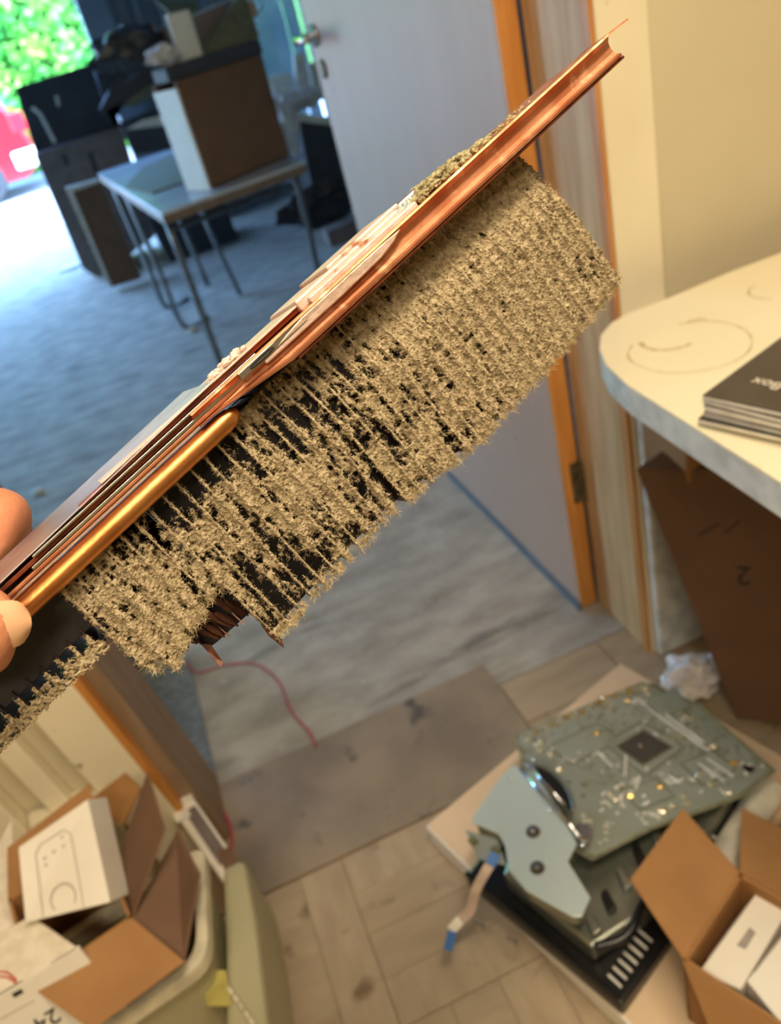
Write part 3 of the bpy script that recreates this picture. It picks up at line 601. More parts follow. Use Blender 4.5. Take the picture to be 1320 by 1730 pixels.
# optical drive mechanism in front
ZD = .185
dl = [zp(*q, ZD) for q in ((868, 1292), (850, 1306), (797, 1382), (799, 1390), (842, 1408), (853, 1425), (860, 1470), (890, 1505), (968, 1549), (984, 1548), (998, 1515), (960, 1455), (975, 1425), (948, 1372), (905, 1308))]
DR = thing('disc_drive', dl[2], 'pale bluish metal disc drive plate with two dark screws lying over the circuit board', 'disc drive')
ob('plate', prism(B(), dl, (0, 0, -.004)), 'drive', DR, bev=.0015)
cb = B(); dc = sum(dl, Vector()) / len(dl)
prism(cb, [dc + (p - dc) * .93 - Vector((0, 0, .0045)) for p in dl], (0, 0, -.03)); ob('drive_body', cb, 'drivedk', DR, bev=.003)
for px, py in ((901, 1405), (908, 1466)):
    p_ = zp(px, py, ZD + .0005); ob('screw_boss', cyl(B(), p_ - Vector((0, 0, .001)), (0, 0, 1), .0105, .0035, 24, .009), 'chip', DR); ob('screw', cyl(B(), p_ + Vector((0, 0, .0025)), (0, 0, 1), .0052, .003, 16, .003), 'chrome', DR, bev=.001)
cb = B(); tube(cb, [zp(880, 1298, ZD + .006), zp(915, 1340, ZD + .007), zp(945, 1372, ZD + .007), zp(985, 1420, ZD + .006)], .0035, 10); ob('guide_rod', cb, 'chrome', DR, smooth=True)
cb = B(); tube(cb, [zp(890, 1290, ZD + .010), zp(955, 1360, ZD + .010)], .0022, 8); ob('guide_rod', cb, 'chrome', DR, smooth=True)
for px, py in ((863, 1316), (888, 1307), (893, 1312), (915, 1338), (937, 1362), (902, 1284), (928, 1368), (975, 1410), (985, 1428)): crumple('rivet', zp(px, py, ZD + .006), .0034, 'chrome', n=2, amp=.15, sc=(1, 1, .8), seed=px, parent=DR, smooth=True)
arc = [zp(900, 1290, ZD - .002), zp(925, 1300, ZD - .002), zp(948, 1320, ZD - .002), zp(964, 1345, ZD - .002), zp(970, 1372, ZD - .002), zp(950, 1362, ZD - .002), zp(925, 1330, ZD - .002)]
ob('spindle_well', prism(B(), arc, (0, 0, .001)), 'black', DR)
ob('well_rim', tube(B(), smoothpath(arc[:5], 6), .0028, 8), 'drivedk', DR, smooth=True)
ob('spindle_motor', cyl(B(), zp(985, 1410, ZD - .004), (0, 0, 1), .014, .006, 24), 'steel', DR)
# connector corner + ribbon
cb = B(); prism(cb, [zp(*q, ZD - .012) for q in ((786, 1402), (840, 1418), (856, 1462), (808, 1450))], (0, 0, -.002)); CN = ob('connector_board', cb, 'pcb', DR)
for px, py in ((800, 1423), (838, 1438)):
    p_ = zp(px, py, ZD - .0115); c_ = ob('connector', brick(B(), p_, .012, .010, .004), 'connector', DR); 
    for d_ in (-.002, .002): ob('pin', brick(B(), p_ + bu * d_ + Vector((0, 0, .004)), .0022, .004, .001), 'gold', c_)
RB = thing('ribbon_cable', zp(832, 1452, ZD - .005), 'pinkish flat ribbon cable with blue end tabs hanging from the disc drive', 'cable')
def ribbon(pts, w_, m, name, th=.0006):
    Pp = smoothpath(pts, 6); bm = B(); pr = None
    for i, p in enumerate(Pp):
        t_ = (Pp[min(i + 1, len(Pp) - 1)] - Pp[max(i - 1, 0)]).normalized(); sdv = t_.cross(CAM - p).normalized() * w_ / 2; nz_ = sdv.cross(t_).normalized() * th
        r_ = [bm.verts.new(x) for x in (p - sdv, p + sdv, p + sdv + nz_, p - sdv + nz_)]
        if pr:
            for k in range(4): bm.faces.new((pr[k], pr[(k + 1) % 4], r_[(k + 1) % 4], r_[k]))
        else: bm.faces.new(r_)
        pr = r_
    bm.faces.new(pr[::-1]); ob(name, bm, m, RB)
ribbon([zp(828, 1460, ZD - .01), zp(806, 1500, ZD - .045), zp(794, 1538, ZT + .035), zp(778, 1554, ZT + .012)], .0135, 'ribbon', 'flat_cable')
ribbon([zp(838, 1442, ZD - .004), zp(828, 1462, ZD - .009)], .0145, 'blue', 'blue_tab', .002)
ribbon([zp(778, 1554, ZT + .012), zp(762, 1572, ZT + .006)], .014, 'whitepl', 'white_end', .001)
ribbon([zp(764, 1574, ZT + .006), zp(757, 1606, ZT + .004)], .013, 'blue', 'blue_tab', .0015)
for q, l in (((815, 1565), 'loose steel screw on the tan lid below the ribbon cable'), ((872, 1592), 'tiny loose clip on the tan lid right of the loose screw')):
    p_ = zp(*q, ZT + .0045); SC = thing('loose_screw', p_, l, 'screw'); ob('shaft', tube(B(), [p_, p_ + Vector((-.010, .012, .002))], .0018, 8), 'steel', SC); ob('screw_head', cyl(B(), p_, (.5, -.6, 0), .0045, .002, 14), 'steel', SC)
# white tube/roll right of the shell
ob('white_roll', tube(B(), [zp(1210, 1480, ZT + .028) , zp(1300, 1330, ZT + .03)], .024, 20), 'whitepl', label='white cardboard roll lying right of the black vented shell', cat='roll', smooth=False)
slab_b = B(); crumple('grey_pot', zp(1335, 1435, .08), .035, 'tube', n=3, amp=.03, seed=2, label='grey rounded metal part at the right edge behind the open carton', cat='part', smooth=True)

# ================================================================== OPEN CARTON BOTTOM RIGHT
def carton(name, pts, z0, label, m='kraft', flaps=(), cat='box', t=.004):
    """pts: four rim corners (Vectors, counter-clockwise), walls down to z0, flaps: (edge index, outward/up vector)"""
    base = sum(pts, Vector()) / 4; K = thing(name, (base.x, base.y, z0), label, cat); n = len(pts)
    for i in range(n):
        a, b = pts[i], pts[(i + 1) % n]; q = [a, b, Vector((b.x, b.y, z0)), Vector((a.x, a.y, z0))]
        inw = (base - (a + b) / 2); inw.z = 0; e = (b - a).normalized(); inw = (inw - e * inw.dot(e)).normalized()
        ob('side_panel', prism(B(), q, inw * t), m, K)
    ob('base_panel', prism(B(), [Vector((p.x, p.y, z0)) for p in pts], (0, 0, t)), m, K)
    for i, v, s0, s1 in flaps:
        a, b = pts[i], pts[(i + 1) % n]; v = Vector(v); q = [a, b, b + v * s1 + (a - b) * .03, a + v * s0 + (b - a) * .03]
        nn_ = (b - a).cross(v).normalized(); ob('flap', prism(B(), q, nn_ * t * .8), m, K)
    return K
zr = .19
r0, r1 = zp(1155, 1622, zr), zp(1250, 1476, zr); e_ = (r1 - r0); pe = Vector((e_.y, -e_.x, 0)).normalized() * .17
fv = zp(1062, 1492, zr + .015) - r0
carton('open_carton', [r0, r1, r1 + pe, r0 + pe], ZT + .001, 'small open brown carton at the lower right holding white boxes', flaps=[(0, fv, 1, 1.0), (1, Vector((.07, .09, -.02)), 1, 1), (3, Vector((-.02, -.13, -.10)), 1, 1)])
for q, dz, l, hh in ((((1182, 1640), (1282, 1502), (1330, 1540), (1252, 1672)), .170, 'white box lying nearest the flap inside the open carton', .06), (((1262, 1656), (1346, 1549), (1420, 1610), (1330, 1740)), .177, 'second white box beside the first inside the open carton', .06)):
    pts = [zp(*a, dz) for a in q]; WX = thing('white_box', pts[0], l, 'box'); ob('body', prism(B(), pts, (0, 0, -hh)), 'white', WX, bev=.002)
    c_ = sum(pts, Vector()) / 4; ob('printed_mark', prism(B(), [c_ + (p - c_) * .22 + Vector((0, 0, .0003)) for p in pts], (0, 0, .0003)), 'inkgrey', WX)
    ob('lid_seam', prism(B(), [pts[0] * .86 + pts[1] * .14 + Vector((0, 0, .0002)), pts[0] * .2 + pts[1] * .8 + Vector((0, 0, .0002)), pts[0] * .2 + pts[1] * .8 + (pts[3] - pts[0]) * .03 + Vector((0, 0, .0002)), pts[0] * .86 + pts[1] * .14 + (pts[3] - pts[0]) * .03 + Vector((0, 0, .0002))], (0, 0, .0003)), 'inkgrey', WX)

# ================================================================== WHITE TUB AND CARTONS BOTTOM LEFT
zt = .24
def tubpts(s, z): return None
t0 = zp(345, 1425, zt); t1 = zp(352, 1622, zt); t2 = zp(180, 1740, zt); 
ue = (t2 - t1).normalized(); t3 = t1 + ue * .42; t4 = t3 + (t0 - t1)
TB = thing('white_tub', (t1 + t4) / 2 - Vector((0, 0, zt)), 'white plastic storage tub at the lower left holding open cartons', 'tub')
def rring(c, inset, r=.03, n=5):
    """rounded rectangle of the tub at inset"""
    cs = [t1, t3, t4, t0]; ctr = sum(cs, Vector()) / 4; out = []
    for i, p in enumerate(cs):
        a = (cs[i - 1] - p).normalized(); b = (cs[(i + 1) % 4] - p).normalized(); q = p + (a + b) * inset
        for k in range(n + 1):
            t_ = k / n; out.append(((q + a * r) * (1 - t_) ** 2 + q * 2 * t_ * (1 - t_) + (q + b * r) * t_ ** 2) * 1.0)
    return [Vector((p.x, p.y, c)) for p in out]
def loft(rings, close=True):
    bm = B(); R = [[bm.verts.new(p) for p in r] for r in rings]; n = len(R[0])
    for i in range(len(R) - 1):
        for k in range(n): bm.faces.new((R[i][k], R[i][(k + 1) % n], R[i + 1][(k + 1) % n], R[i + 1][k]))
    if close: bm.faces.new(R[-1])
    return bm
ob('tub_body', loft([rring(.002, .022), rring(zt - .02, .012), rring(zt - .02, .016), rring(.006, .026)]), 'tubgreen', TB)
ob('rim', loft([rring(zt - .022, .010), rring(zt - .022, 0.0), rring(zt, 0), rring(zt, .016), rring(zt - .02, .016)], False), 'cream', TB)
# the outer rounded bulge on its right: green-grey crate side standing beside the tub
gs = [zp(400, 1455, .16), zp(418, 1560, .16), zp(440, 1760, .16), zp(366, 1760, .16), zp(366, 1600, .16), zp(362, 1470, .16)]
GC = thing('green_grey_bin', zp(400, 1600, 0), 'greenish grey plastic bin standing just right of the white tub', 'bin')
ob('bin_body', prism(B(), [Vector((p.x, p.y, .16)) + Vector((.012, -.0, 0)) for p in gs], (0, 0, -.158)), 'tubgreen', GC, bev=.01)
yl = B(); prism(yl, [zp(*q, .1613) for q in ((340, 1640), (382, 1640), (392, 1700), (350, 1700))], (0, 0, .001)); ob('yellow_label', yl, 'yellowish', GC)
for k in range(6): ob('grip_ridge', prism(B(), [zp(388 + 9 * k, 1668 + 13 * k, .163), zp(396 + 9 * k, 1676 + 13 * k, .163), zp(394 + 9 * k, 1686 + 13 * k, .163), zp(386 + 9 * k, 1676 + 13 * k, .163)], (0, 0, .004)), 'cream', GC)
# main carton in tub
zk = .33
k0, k1 = zp(53, 1668, zk), zp(222, 1550, zk); k2 = zp(207, 1432, zk); 
kk = (k1 - k0); kp = Vector((-kk.y, kk.x, 0)).normalized() * .15
K1 = carton('brown_carton', [k0, k1, k1 + kp, k0 + kp], .15, 'open brown carton in the white tub with its flaps spread wide', flaps=[(0, zp(150, 1745, zk - .045) - k0, 1.0, 1.0), (2, Vector((.02, .05, .06)), 1, .8)])
ob('flap', prism(B(), [zp(224, 1546, zk), zp(206, 1432, zk), zp(248, 1306, zk + .07), zp(276, 1402, zk + .075)], (.003, -.001, 0)), 'kraftd', K1, label='shaded upright flap')  # both side flaps in darker card, their shade put into the colour
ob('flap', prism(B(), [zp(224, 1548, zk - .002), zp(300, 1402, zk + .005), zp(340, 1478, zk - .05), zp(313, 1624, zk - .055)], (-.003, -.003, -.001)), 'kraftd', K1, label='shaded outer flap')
# inner white printed box standing in the carton
w0, w1_, w2_, w3 = zp(42, 1560, zk + .03), zp(186, 1525, zk + .03), zp(148, 1350, zk + .09), zp(30, 1432, zk + .09)
PBX = thing('printed_white_box', w0, 'white box printed with a faint outline drawing, tilted in the brown carton', 'box')
nv = (w1_ - w0).cross(w3 - w0).normalized(); nv = nv if nv.dot(CAM - w0) > 0 else -nv
ob('body', prism(B(), [w0, w1_, w2_, w3], nv * -.06), 'white', PBX, bev=.002)
def bil(u_, v_, h=.0006): return w0 * (1 - u_) * (1 - v_) + w1_ * u_ * (1 - v_) + w2_ * u_ * v_ + w3 * (1 - u_) * v_ + nv * h
ln = [bil(*q) for q in ((.22, .02), (.22, .78), (.30, .86), (.62, .86), (.70, .78), (.70, .02))]
ob('printed_outline', tube(B(), ln, .0005, 5), 'inkgrey', PBX)
ob('printed_ring', tube(B(), [bil(.48 + .15 * math.cos(a), .17 + .15 * math.sin(a)) for a in np.linspace(-.6, 3.9, 24)], .0007, 5), 'inkgrey', PBX)
for u_, v_ in ((.33, .68), (.45, .70), (.58, .70), (.58, .80), (.33, .60)):
    ob('printed_dot', tube(B(), [bil(u_ - .015, v_), bil(u_ + .015, v_)], .001, 5), 'inkgrey', PBX)
# white carton with lettering, front left
z2 = .345
q0, q1, q2, q3 = zp(-60, 1720, z2), zp(134, 1602, z2), zp(52, 1546, z2), zp(-110, 1640, z2)
WC = thing('lettered_white_carton', q0, 'white carton with red and black print at the bottom left corner', 'box')
ob('lid', prism(B(), [q0, q1, q2, q3], (0, 0, -.012)), 'paper', WC, bev=.002)
fd = Vector((.015, -.03, -.10)); ob('front_panel', prism(B(), [q0, q1, q1 + fd, q0 + fd], (0, .004, 0)), 'white', WC)
ob('body', prism(B(), [p + Vector((0, 0, -.013)) for p in (q0, q1, q2, q3)], (0, 0, -.06)), 'white', WC)
fn = (q1 - q0).cross(fd).normalized(); fn = fn if fn.dot(CAM - q0) > 0 else -fn
xd = (q0 - q1).normalized(); hp = hitplane(88, 1703, q0, fn) + fn * .0012
text('number', '24', .03, frame(hitplane(93, 1700, q0, fn) + fn * .001, xd, (-fd)) if frame(hp, xd, -fd).to_3x3().col[2].dot(fn) > 0 else frame(hitplane(93, 1700, q0, fn) + fn * .001, xd, fd), 'ink', WC)
ob('black_mark', prism(B(), [hitplane(*a, q0, fn) + fn * .0006 for a in ((20, 1678), (36, 1670), (40, 1676), (24, 1685))], fn * .0005), 'ink', WC)
ob('fold_line', tube(B(), [hitplane(0, 1722, q0, fn) + fn * .0004, hitplane(58, 1690, q0, fn) + fn * .0004], .0007, 5), 'inkgrey', WC)
for k in range(2): ob('red_print', tube(B(), smoothpath([zp(-6, 1642 + 8 * k, z2 + .0006), zp(12, 1643 + 8 * k, z2 + .0006), zp(28, 1656 + 5 * k, z2 + .0006)], 5), .0011, 6), 'label', WC)
# left-most upright sheet and dark gap, white foam block, crushed small carton
SHT = [zp(-40, 1560, .36), zp(18, 1590, .30), zp(28, 1395, .36), zp(-10, 1440, .36)]
ob('paper_sheet', panel(B(), [zp(-20, 1640, .30), zp(28, 1590, .30), zp(20, 1385, .36), zp(-25, 1470, .36)], .003), 'paper', label='grey-white sheet standing at the left edge of the picture beside the printed box', cat='sheet')
ob('foam_block', prism(B(), [zp(44, 1372, .26), zp(100, 1350, .26), zp(150, 1318, .26), zp(180, 1350, .26), zp(100, 1400, .26), zp(50, 1415, .26)], (0, 0, -.2)), 'cream', label='cream foam block behind the printed box below the trunking', cat='block', bev=.006)
ob('cable_foot', cyl(B(), zp(107, 1356, .262) , (0, 0, 1), .006, .008, 14), 'ink', label='small black rubber foot on the cream foam block', cat='foot')
ob('brown_flap_carton', panel(B(), [zp(150, 1352, .30), zp(210, 1306, .34), zp(236, 1332, .34), zp(206, 1395, .30)], .004), 'kraft', label='orange-brown cardboard piece standing behind the printed white box', cat='cardboard')
cq = [zp(275, 1345, .14), zp(318, 1335, .14), zp(412, 1470, .14), zp(375, 1488, .14)]
CC = thing('crushed_carton', cq[0], 'small crushed pale carton with taped end lying beside the left jamb', 'box')
ob('body', prism(B(), cq, (0, 0, -.05)), 'white', CC, bev=.004)
for a in (((282, 1352), (322, 1336), (328, 1350), (290, 1366)), ((292, 1378), (318, 1366), (324, 1380), (300, 1392))): ob('tape', prism(B(), [zp(*b_, .1405) for b_ in a], (0, 0, .004)), 'whitepl', CC, bev=.001)
ob('inner_strip', prism(B(), [zp(*b_, .1405) for b_ in ((312, 1372), (330, 1362), (392, 1452), (372, 1462))], (0, 0, .002)), 'kraftg', CC)
ob('torn_corner', prism(B(), [zp(*b_, .1405) for b_ in ((368, 1440), (388, 1432), (404, 1456), (380, 1470))], (0, 0, .003)), 'kraftd', CC)

# ================================================================== HEAT SINK (held in the foreground)
SC = .75
HA = CAM + ray(85, 985) * (.40 * SC)
U_ = Vector((.9188, .2646, .2928)).normalized(); V_ = Vector((.3633, -.2775, -.8894)); V_ = (V_ - U_ * V_.dot(U_)).normalized(); W_ = U_.cross(V_)
def hl(u, v, w): return HA + (U_ * u + V_ * v + W_ * w) * SC
HS = thing('heat_sink', hl(.17, .02, .03), 'dust-clogged copper heat sink with rows of fins held up in the foreground', 'heat sink')
def hbx(name, u0, u1, v0, v1, w0, w1, m, bev=0, parent=None, **k): return ob(name, bx(B(), u0, u1, v0, v1, w0, w1, hl), m, parent or HS, bev=bev * SC, **k)
def lprof(name, prof, u0, u1, m, tap0=1, tap1=1, smooth=False, n=1, ramp=None, **k):
    """closed (v,w) profile swept along u"""
    bm = B(); rings = []
    for i in range(n + 1):
        t_ = i / n; u = u0 + (u1 - u0) * t_; s = tap0 + (tap1 - tap0) * t_
        kf = ramp(u) if ramp else 1; rings.append([bm.verts.new(hl(u, (a if a < -.0085 else -.0085 + (a + .0085) * kf) * s, b if not ramp else b + (1 - kf) * .003)) for a, b in prof])
    m_ = len(prof)
    for i in range(n):
        for j_ in range(m_): bm.faces.new((rings[i][j_], rings[i][(j_ + 1) % m_], rings[i + 1][(j_ + 1) % m_], rings[i + 1][j_]))
    bm.faces.new(rings[0][::-1]); bm.faces.new(rings[-1]); return ob(name, bm, m, HS, smooth=smooth, **k)
# base bar, C-shaped in section, with upper and lower lips
cprof = [(-.0150, -.0120), (-.0138, -.0128), (-.0132, -.0108), (-.0110, -.0088), (-.0080, -.0078), (-.0050, -.0084), (-.0028, -.0104), (-.0018, -.0128), (-.0004, -.0124), (.0000, -.0100), (-.0002, .060), (-.0145, .060)]
lprof('base_bar', cprof, .104, .434, 'copper', 1, 1, n=40, ramp=lambda u: .22 + .78 * min(1, max(0, (u - .112) / .05)))
lprof('bar_tongue', [(-.0152, -.0115), (-.0142, -.0118), (-.0142, .02), (-.0152, .02)], .434, .452, 'copper', 1, .92)
hbx('lower_lip', .165, .436, .0000, .0016, -.0115, -.004, 'copperdk', .0004)
# copper heat pipe at the left
bm = B(); n = 20; rings = []
for i in range(33):
    t_ = i / 32; u = -.03 + t_ * .154; r = .0062 * (1 if t_ < .93 else math.sqrt(max(.02, 1 - ((t_ - .93) / .075) ** 2)))
    rings.append([bm.verts.new(hl(u, .0000 + .92 * r * math.cos(a), -.004 + r * math.sin(a))) for a in [2 * math.pi * k / n for k in range(n)]])
for i in range(32):
    for k in range(n): bm.faces.new((rings[i][k], rings[i][(k + 1) % n], rings[i + 1][(k + 1) % n], rings[i + 1][k]))
bm.faces.new(rings[0][::-1]); bm.faces.new(rings[-1]); ob('heat_pipe', bm, 'copperpipe', HS, smooth=True)
# stacked plates above the pipe
hbx('steel_layer', -.045, .20, -.0078, -.0064, -.006, .055, 'pinkish', .0003)
hbx('copper_layer', -.045, .19, -.0098, -.0081, -.0072, .055, 'copper', .0003)
hbx('perforated_strip', .0, .185, -.0118, -.0101, -.0075, .05, 'nickel', .0003)
hbx('copper_layer', -.045, .19, -.0142, -.0121, -.0040, .055, 'copperdk', .0003)
hbx('pale_strip', .004, .150, -.0156, -.0143, -.0078, .05, 'nickel', .0003)
hbx('copper_layer', .035, .19, -.0182, -.0158, -.0030, .05, 'copperdk', .0003)
hbx('pale_strip', .05, .186, -.0194, -.0183, -.0055, .05, 'pinkish', .0003)
# satin top plate, tipping back
bm = B(); hexa(bm, [(-.05, -.0150, -.006), (.125, -.0186, -.006), (.125, -.0190, .060), (-.05, -.0170, .060), (-.05, -.0158, -.006), (.125, -.0192, -.006), (.120, -.0226, .060), (-.05, -.0206, .060)], hl)
ob('top_plate', bm, 'film', HS, bev=.0003)
hbx('printed_strip', .135, .182, -.0140, -.0098, -.0125, -.006, 'nickel', .0005)
ob('printed_mark', tube(B(), [hl(.150 + .008 * math.cos(a), -.0119 + .0008 * math.sin(a), -.0128) for a in np.linspace(0, 6.28, 20)], .0005, 5), 'ink', HS)
# stepped pinkish block
hbx('stepped_block', .184, .262, -.0215, -.0146, -.0070, .05, 'pinkish', .0014)
hbx('stepped_block', .190, .272, -.0185, -.0145, -.0105, .05, 'pinkish', .0010)
hbx('stepped_block', .2105, .266, -.0237, -.0210, -.0040, .05, 'pinkish', .0010)
# pale wedge on the bar's left part ending in a point
bm = B(); prism(bm, [hl(.180, -.0135, -.0132), hl(.238, -.0135, -.0132), hl(.254, -.0128, -.0132), hl(.247, -.0100, -.0125), hl(.235, -.0082, -.0125), hl(.205, -.0074, -.0122), hl(.150, -.0078, -.0122), hl(.150, -.0105, -.0122)], W_ * .003); ob('pale_wedge', bm, 'pinkish', HS, bev=.0006)
def lumps(name, n, ur, vr, wr, r, m, seed):
    rr = random.Random(seed); bm = B()
    for i in range(n):
        u = ur[0] + (ur[1] - ur[0]) * rr.random(); k = (u - ur[0]) / (ur[1] - ur[0]); v = vr[0] * (1 - k) + vr[1] * k + rr.uniform(-.0012, .0012); w = rr.uniform(*wr)
        R_ = r * rr.uniform(.5, 1.4); geo = bmesh.ops.create_icosphere(bm, subdivisions=1, radius=1)
        for q in geo['verts']:
            d = 1 + .5 * mn.noise(q.co * 2 + Vector((i, 0, 0))); q.co = hl(u + q.co.x * R_ * d * 1.6, v + q.co.y * R_ * d, w + q.co.z * R_ * d)
    return ob(name, bm, m, HS, kind='stuff')
lumps('pale_putty', 170, (.252, .276), (-.0165, -.0190), (-.006, .02), .0016, 'puttyw', 1)
lumps('thermal_putty', 420, (.272, .335), (-.0175, -.0165), (-.008, .03), .0017, 'putty', 2)
lumps('thermal_putty', 260, (.284, .318), (-.0205, -.0185), (-.004, .03), .0016, 'putty', 3)
lumps('thermal_putty', 60, (.335, .372), (-.0160, -.0152), (-.008, .02), .0008, 'putty', 4)
hbx('component', .272, .292, -.0225, -.0150, .010, .03, 'film', .002)
lumps('grit', 40, (.128, .150), (-.021, -.021), (-.006, .02), .0014, 'pinkish', 6)
# ---- fins
PITCH = .00945; NF = 38
def vmax(u):
    K = [(-.008, .036), (.003, .0695), (.011, .0755), (.020, .0700), (.050, .0620), (.0565, .0660), (.0575, .1035), (.15, .1005), (.22, .1095), (.32, .1050), (.358, .1000)]
    for (a, b), (c_, d) in zip(K, K[1:]):
        if u <= c_: return b + (d - b) * max(0, min(1, (u - a) / (c_ - a)))
    return .1
def vfin(u):
    if .019 < u < .0565: return .0845 + .0015 * math.sin(u * 260) - (.010 if u < .0262 else 0)
    return vmax(u) - .001
def recess(u, v):
    a = min(1, max(0, (u - .118) / .02)); t_ = 1 - min(1, max(0, v / .045)); return .0120 * a * t_ * t_ * (3 - 2 * t_)
fn_ = []
for i in range(NF):
    u = .0010 + i * PITCH; bm = B(); vm = vfin(u); nseg = 12; pr = None; dam = .019 < u < .0565
    for k in range(nseg + 1):
        v = .0012 + (vm - .0012) * k / nseg; w0_ = recess(u, v) + .0006
        if dam and v > .062: w0_ += .004 + .004 * math.sin(v * 300 + i)
        uo = .0006 * math.sin(i * 2.1 + v * 60) + (.0026 * math.sin(i * 1.7) * max(0, (v - .06) / .03) if dam else 0)
        r_ = [bm.verts.new(hl(*q)) for q in ((u + uo, v, w0_), (u + uo + .0007, v, w0_), (u + uo + .0007, v, .055), (u + uo, v, .055))]
        if pr:
            for j_ in range(4): bm.faces.new((pr[j_], pr[(j_ + 1) % 4], r_[(j_ + 1) % 4], r_[j_]))
        else: bm.faces.new(r_)
        pr = r_
    bm.faces.new(pr[::-1])
    # folded tab at the top of the fin
    if i > 0: bx(bm, u, u + .0058, .0014, .0021, recess(u, 0) - .0006, .05, hl)
    ob('fin', bm, 'findamaged' if dam else 'fin', HS)
ob('inner_shade', prism(B(), [hl(.0578, .001, .0145)] + [hl(.0578 + k * .0059, vmax(.0578 + k * .0059) - .0015, .0145) for k in range(51)] + [hl(.3565, .001, .0145)], W_ * .001), 'shadedark', HS)  # dark plate added inside, in place of the shade between the fins
hbx('rear_panel', .0572, .356, .001, .0985, .0552, .057, 'shadedark')  # dark rear sheets extended to stand for shade between the fins
hbx('rear_panel', -.004, .0570, .001, .0690, .0552, .057, 'shadedark')
ob('backing_shade', prism(B(), [hl(*p) for p in ((.004, .050, .016), (.004, .066, .016), (.011, .0740, .016), (.0215, .0760, .016), (.0262, .0712, .016), (.0272, .0835, .016), (.0330, .0845, .016), (.0570, .0860, .016), (.0572, .050, .016))], W_ * .001), 'shadedark', HS)  # added dark backing, its colour stands for the shade behind torn fins
for k, (u, v, du, dv) in enumerate(((.0215, .0640, .0062, .0110), (.0300, .0660, .0070, .0150), (.0390, .0655, .0070, .0160), (.0470, .0640, .0075, .0180), (.0345, .0690, .0050, .0140), (.0430, .0700, .0055, .0140), (.0510, .0690, .0050, .0150))):
    q = [hl(u, v, .004), hl(u + du * .3, v - .001, .0035), hl(u + du, v + dv * .45, .0075), hl(u + du * .9, v + dv, .0070), hl(u + du * .75, v + dv * 1.02, .0066), hl(u + du * .25, v + dv * .5, .0045)]
    ob('bent_fin', prism(B(), q, W_ * .0005), 'findamaged', HS)
# torn curl of the broken fin corner
for pts in ([(.0565, .090, .002), (.0585, .1045, .000), (.0560, .1085, -.002), (.0550, .099, .002)], [(.0275, .076, .006), (.0310, .0800, .004), (.0290, .0900, .001), (.0262, .0915, .000), (.0270, .0850, .004)]):
    ob('torn_edge', prism(B(), [hl(*p) for p in pts], W_ * .0006), 'findamaged', HS)
# ---- dust mat between the fins
def nfield(nu, nv, su, sv, seed):
    r = np.random.default_rng(seed); gu, gv_ = int(nu / su) + 3, int(nv / sv) + 3; g_ = r.random((gu, gv_))
    x = np.arange(nu) / su; y = np.arange(nv) / sv; xi, yi = x.astype(int), y.astype(int); xf, yf = x - xi, y - yi
    xf = xf * xf * (3 - 2 * xf); yf = yf * yf * (3 - 2 * yf)
    a = g_[np.ix_(xi, yi)]; b = g_[np.ix_(xi + 1, yi)]; c = g_[np.ix_(xi, yi + 1)]; d = g_[np.ix_(xi + 1, yi + 1)]
    X = xf[:, None]; Y = yf[None, :]; return a * (1 - X) * (1 - Y) + b * X * (1 - Y) + c * (1 - X) * Y + d * X * Y
ST = .00052; NU, NV = int(.366 / ST), int(.113 / ST)
uu = -.008 + np.arange(NU) * ST; vv = np.arange(NV) * ST
f1_ = nfield(NU, NV, 7, 22, 1); f2_ = nfield(NU, NV, 4, 6, 2); f3_ = nfield(NU, NV, 2, 3, 3); f4_ = nfield(NU, NV, 1.2, 1.2, 4); f5_ = nfield(NU, NV, 60, 40, 5); f6_ = nfield(NU, NV, 20, 26, 6)
hole = .42 * f1_ + .30 * f2_ + .16 * f3_ + .12 * f4_
UU, VV = np.meshgrid(uu, vv, indexing='ij')
ph = ((UU - .0010) / PITCH) % 1.0; dist = np.minimum(ph, 1 - ph) * PITCH           # distance to a fin line
VM = np.array([vmax(a) for a in uu])[:, None]
sm_ = lambda x, a, b: np.clip((x - a) / (b - a), 0, 1)
th = .30 + 0 * UU                                      # below th -> hole
th = th + .16 * (1 - sm_(UU, .16, .26)) * (.35 + .65 * f5_)
th = th + .30 * np.exp(-((VV - .011) / .008) ** 2) * (UU > .028) * (UU < .118) * sm_(f6_, .2, .5)
th = th + .16 * np.exp(-(((UU - .155) / .03) ** 2 + ((VV - .030) / .018) ** 2))
th = th + .17 * np.exp(-(((UU - .085) / .045) ** 2 + ((VV - .088) / .016) ** 2))
th = th - .16 * np.exp(-(((UU - .02) / .022) ** 2 + ((VV - .036) / .030) ** 2)) - .18 * np.exp(-(((UU - .12) / .022) ** 2 + ((VV - .062) / .018) ** 2)) - .12 * np.exp(-(((UU - .075) / .02) ** 2 + ((VV - .036) / .014) ** 2))
th = th - .05 * sm_(UU, .17, .26)
keepw = .0005 + .0009 * f3_
isfin = (dist < keepw)
keep = (hole > th) | isfin
edge_n = .0035 * (f3_ - .5) + .003 * (f4_ - .5) + .002 * (f1_ - .5)
keep &= (VV < VM + edge_n) & (VV > .0016 + .002 * (f3_ - .5) * (UU < .118))
keep &= (UU + .003 * (f3_ - .5) > -.0005 - .0 * VV) & (UU < .3585 + .004 * (f4_ - .5) + .003 * (f2_ - .5))
keep &= ~((UU < -.001) & (VV > .0695))
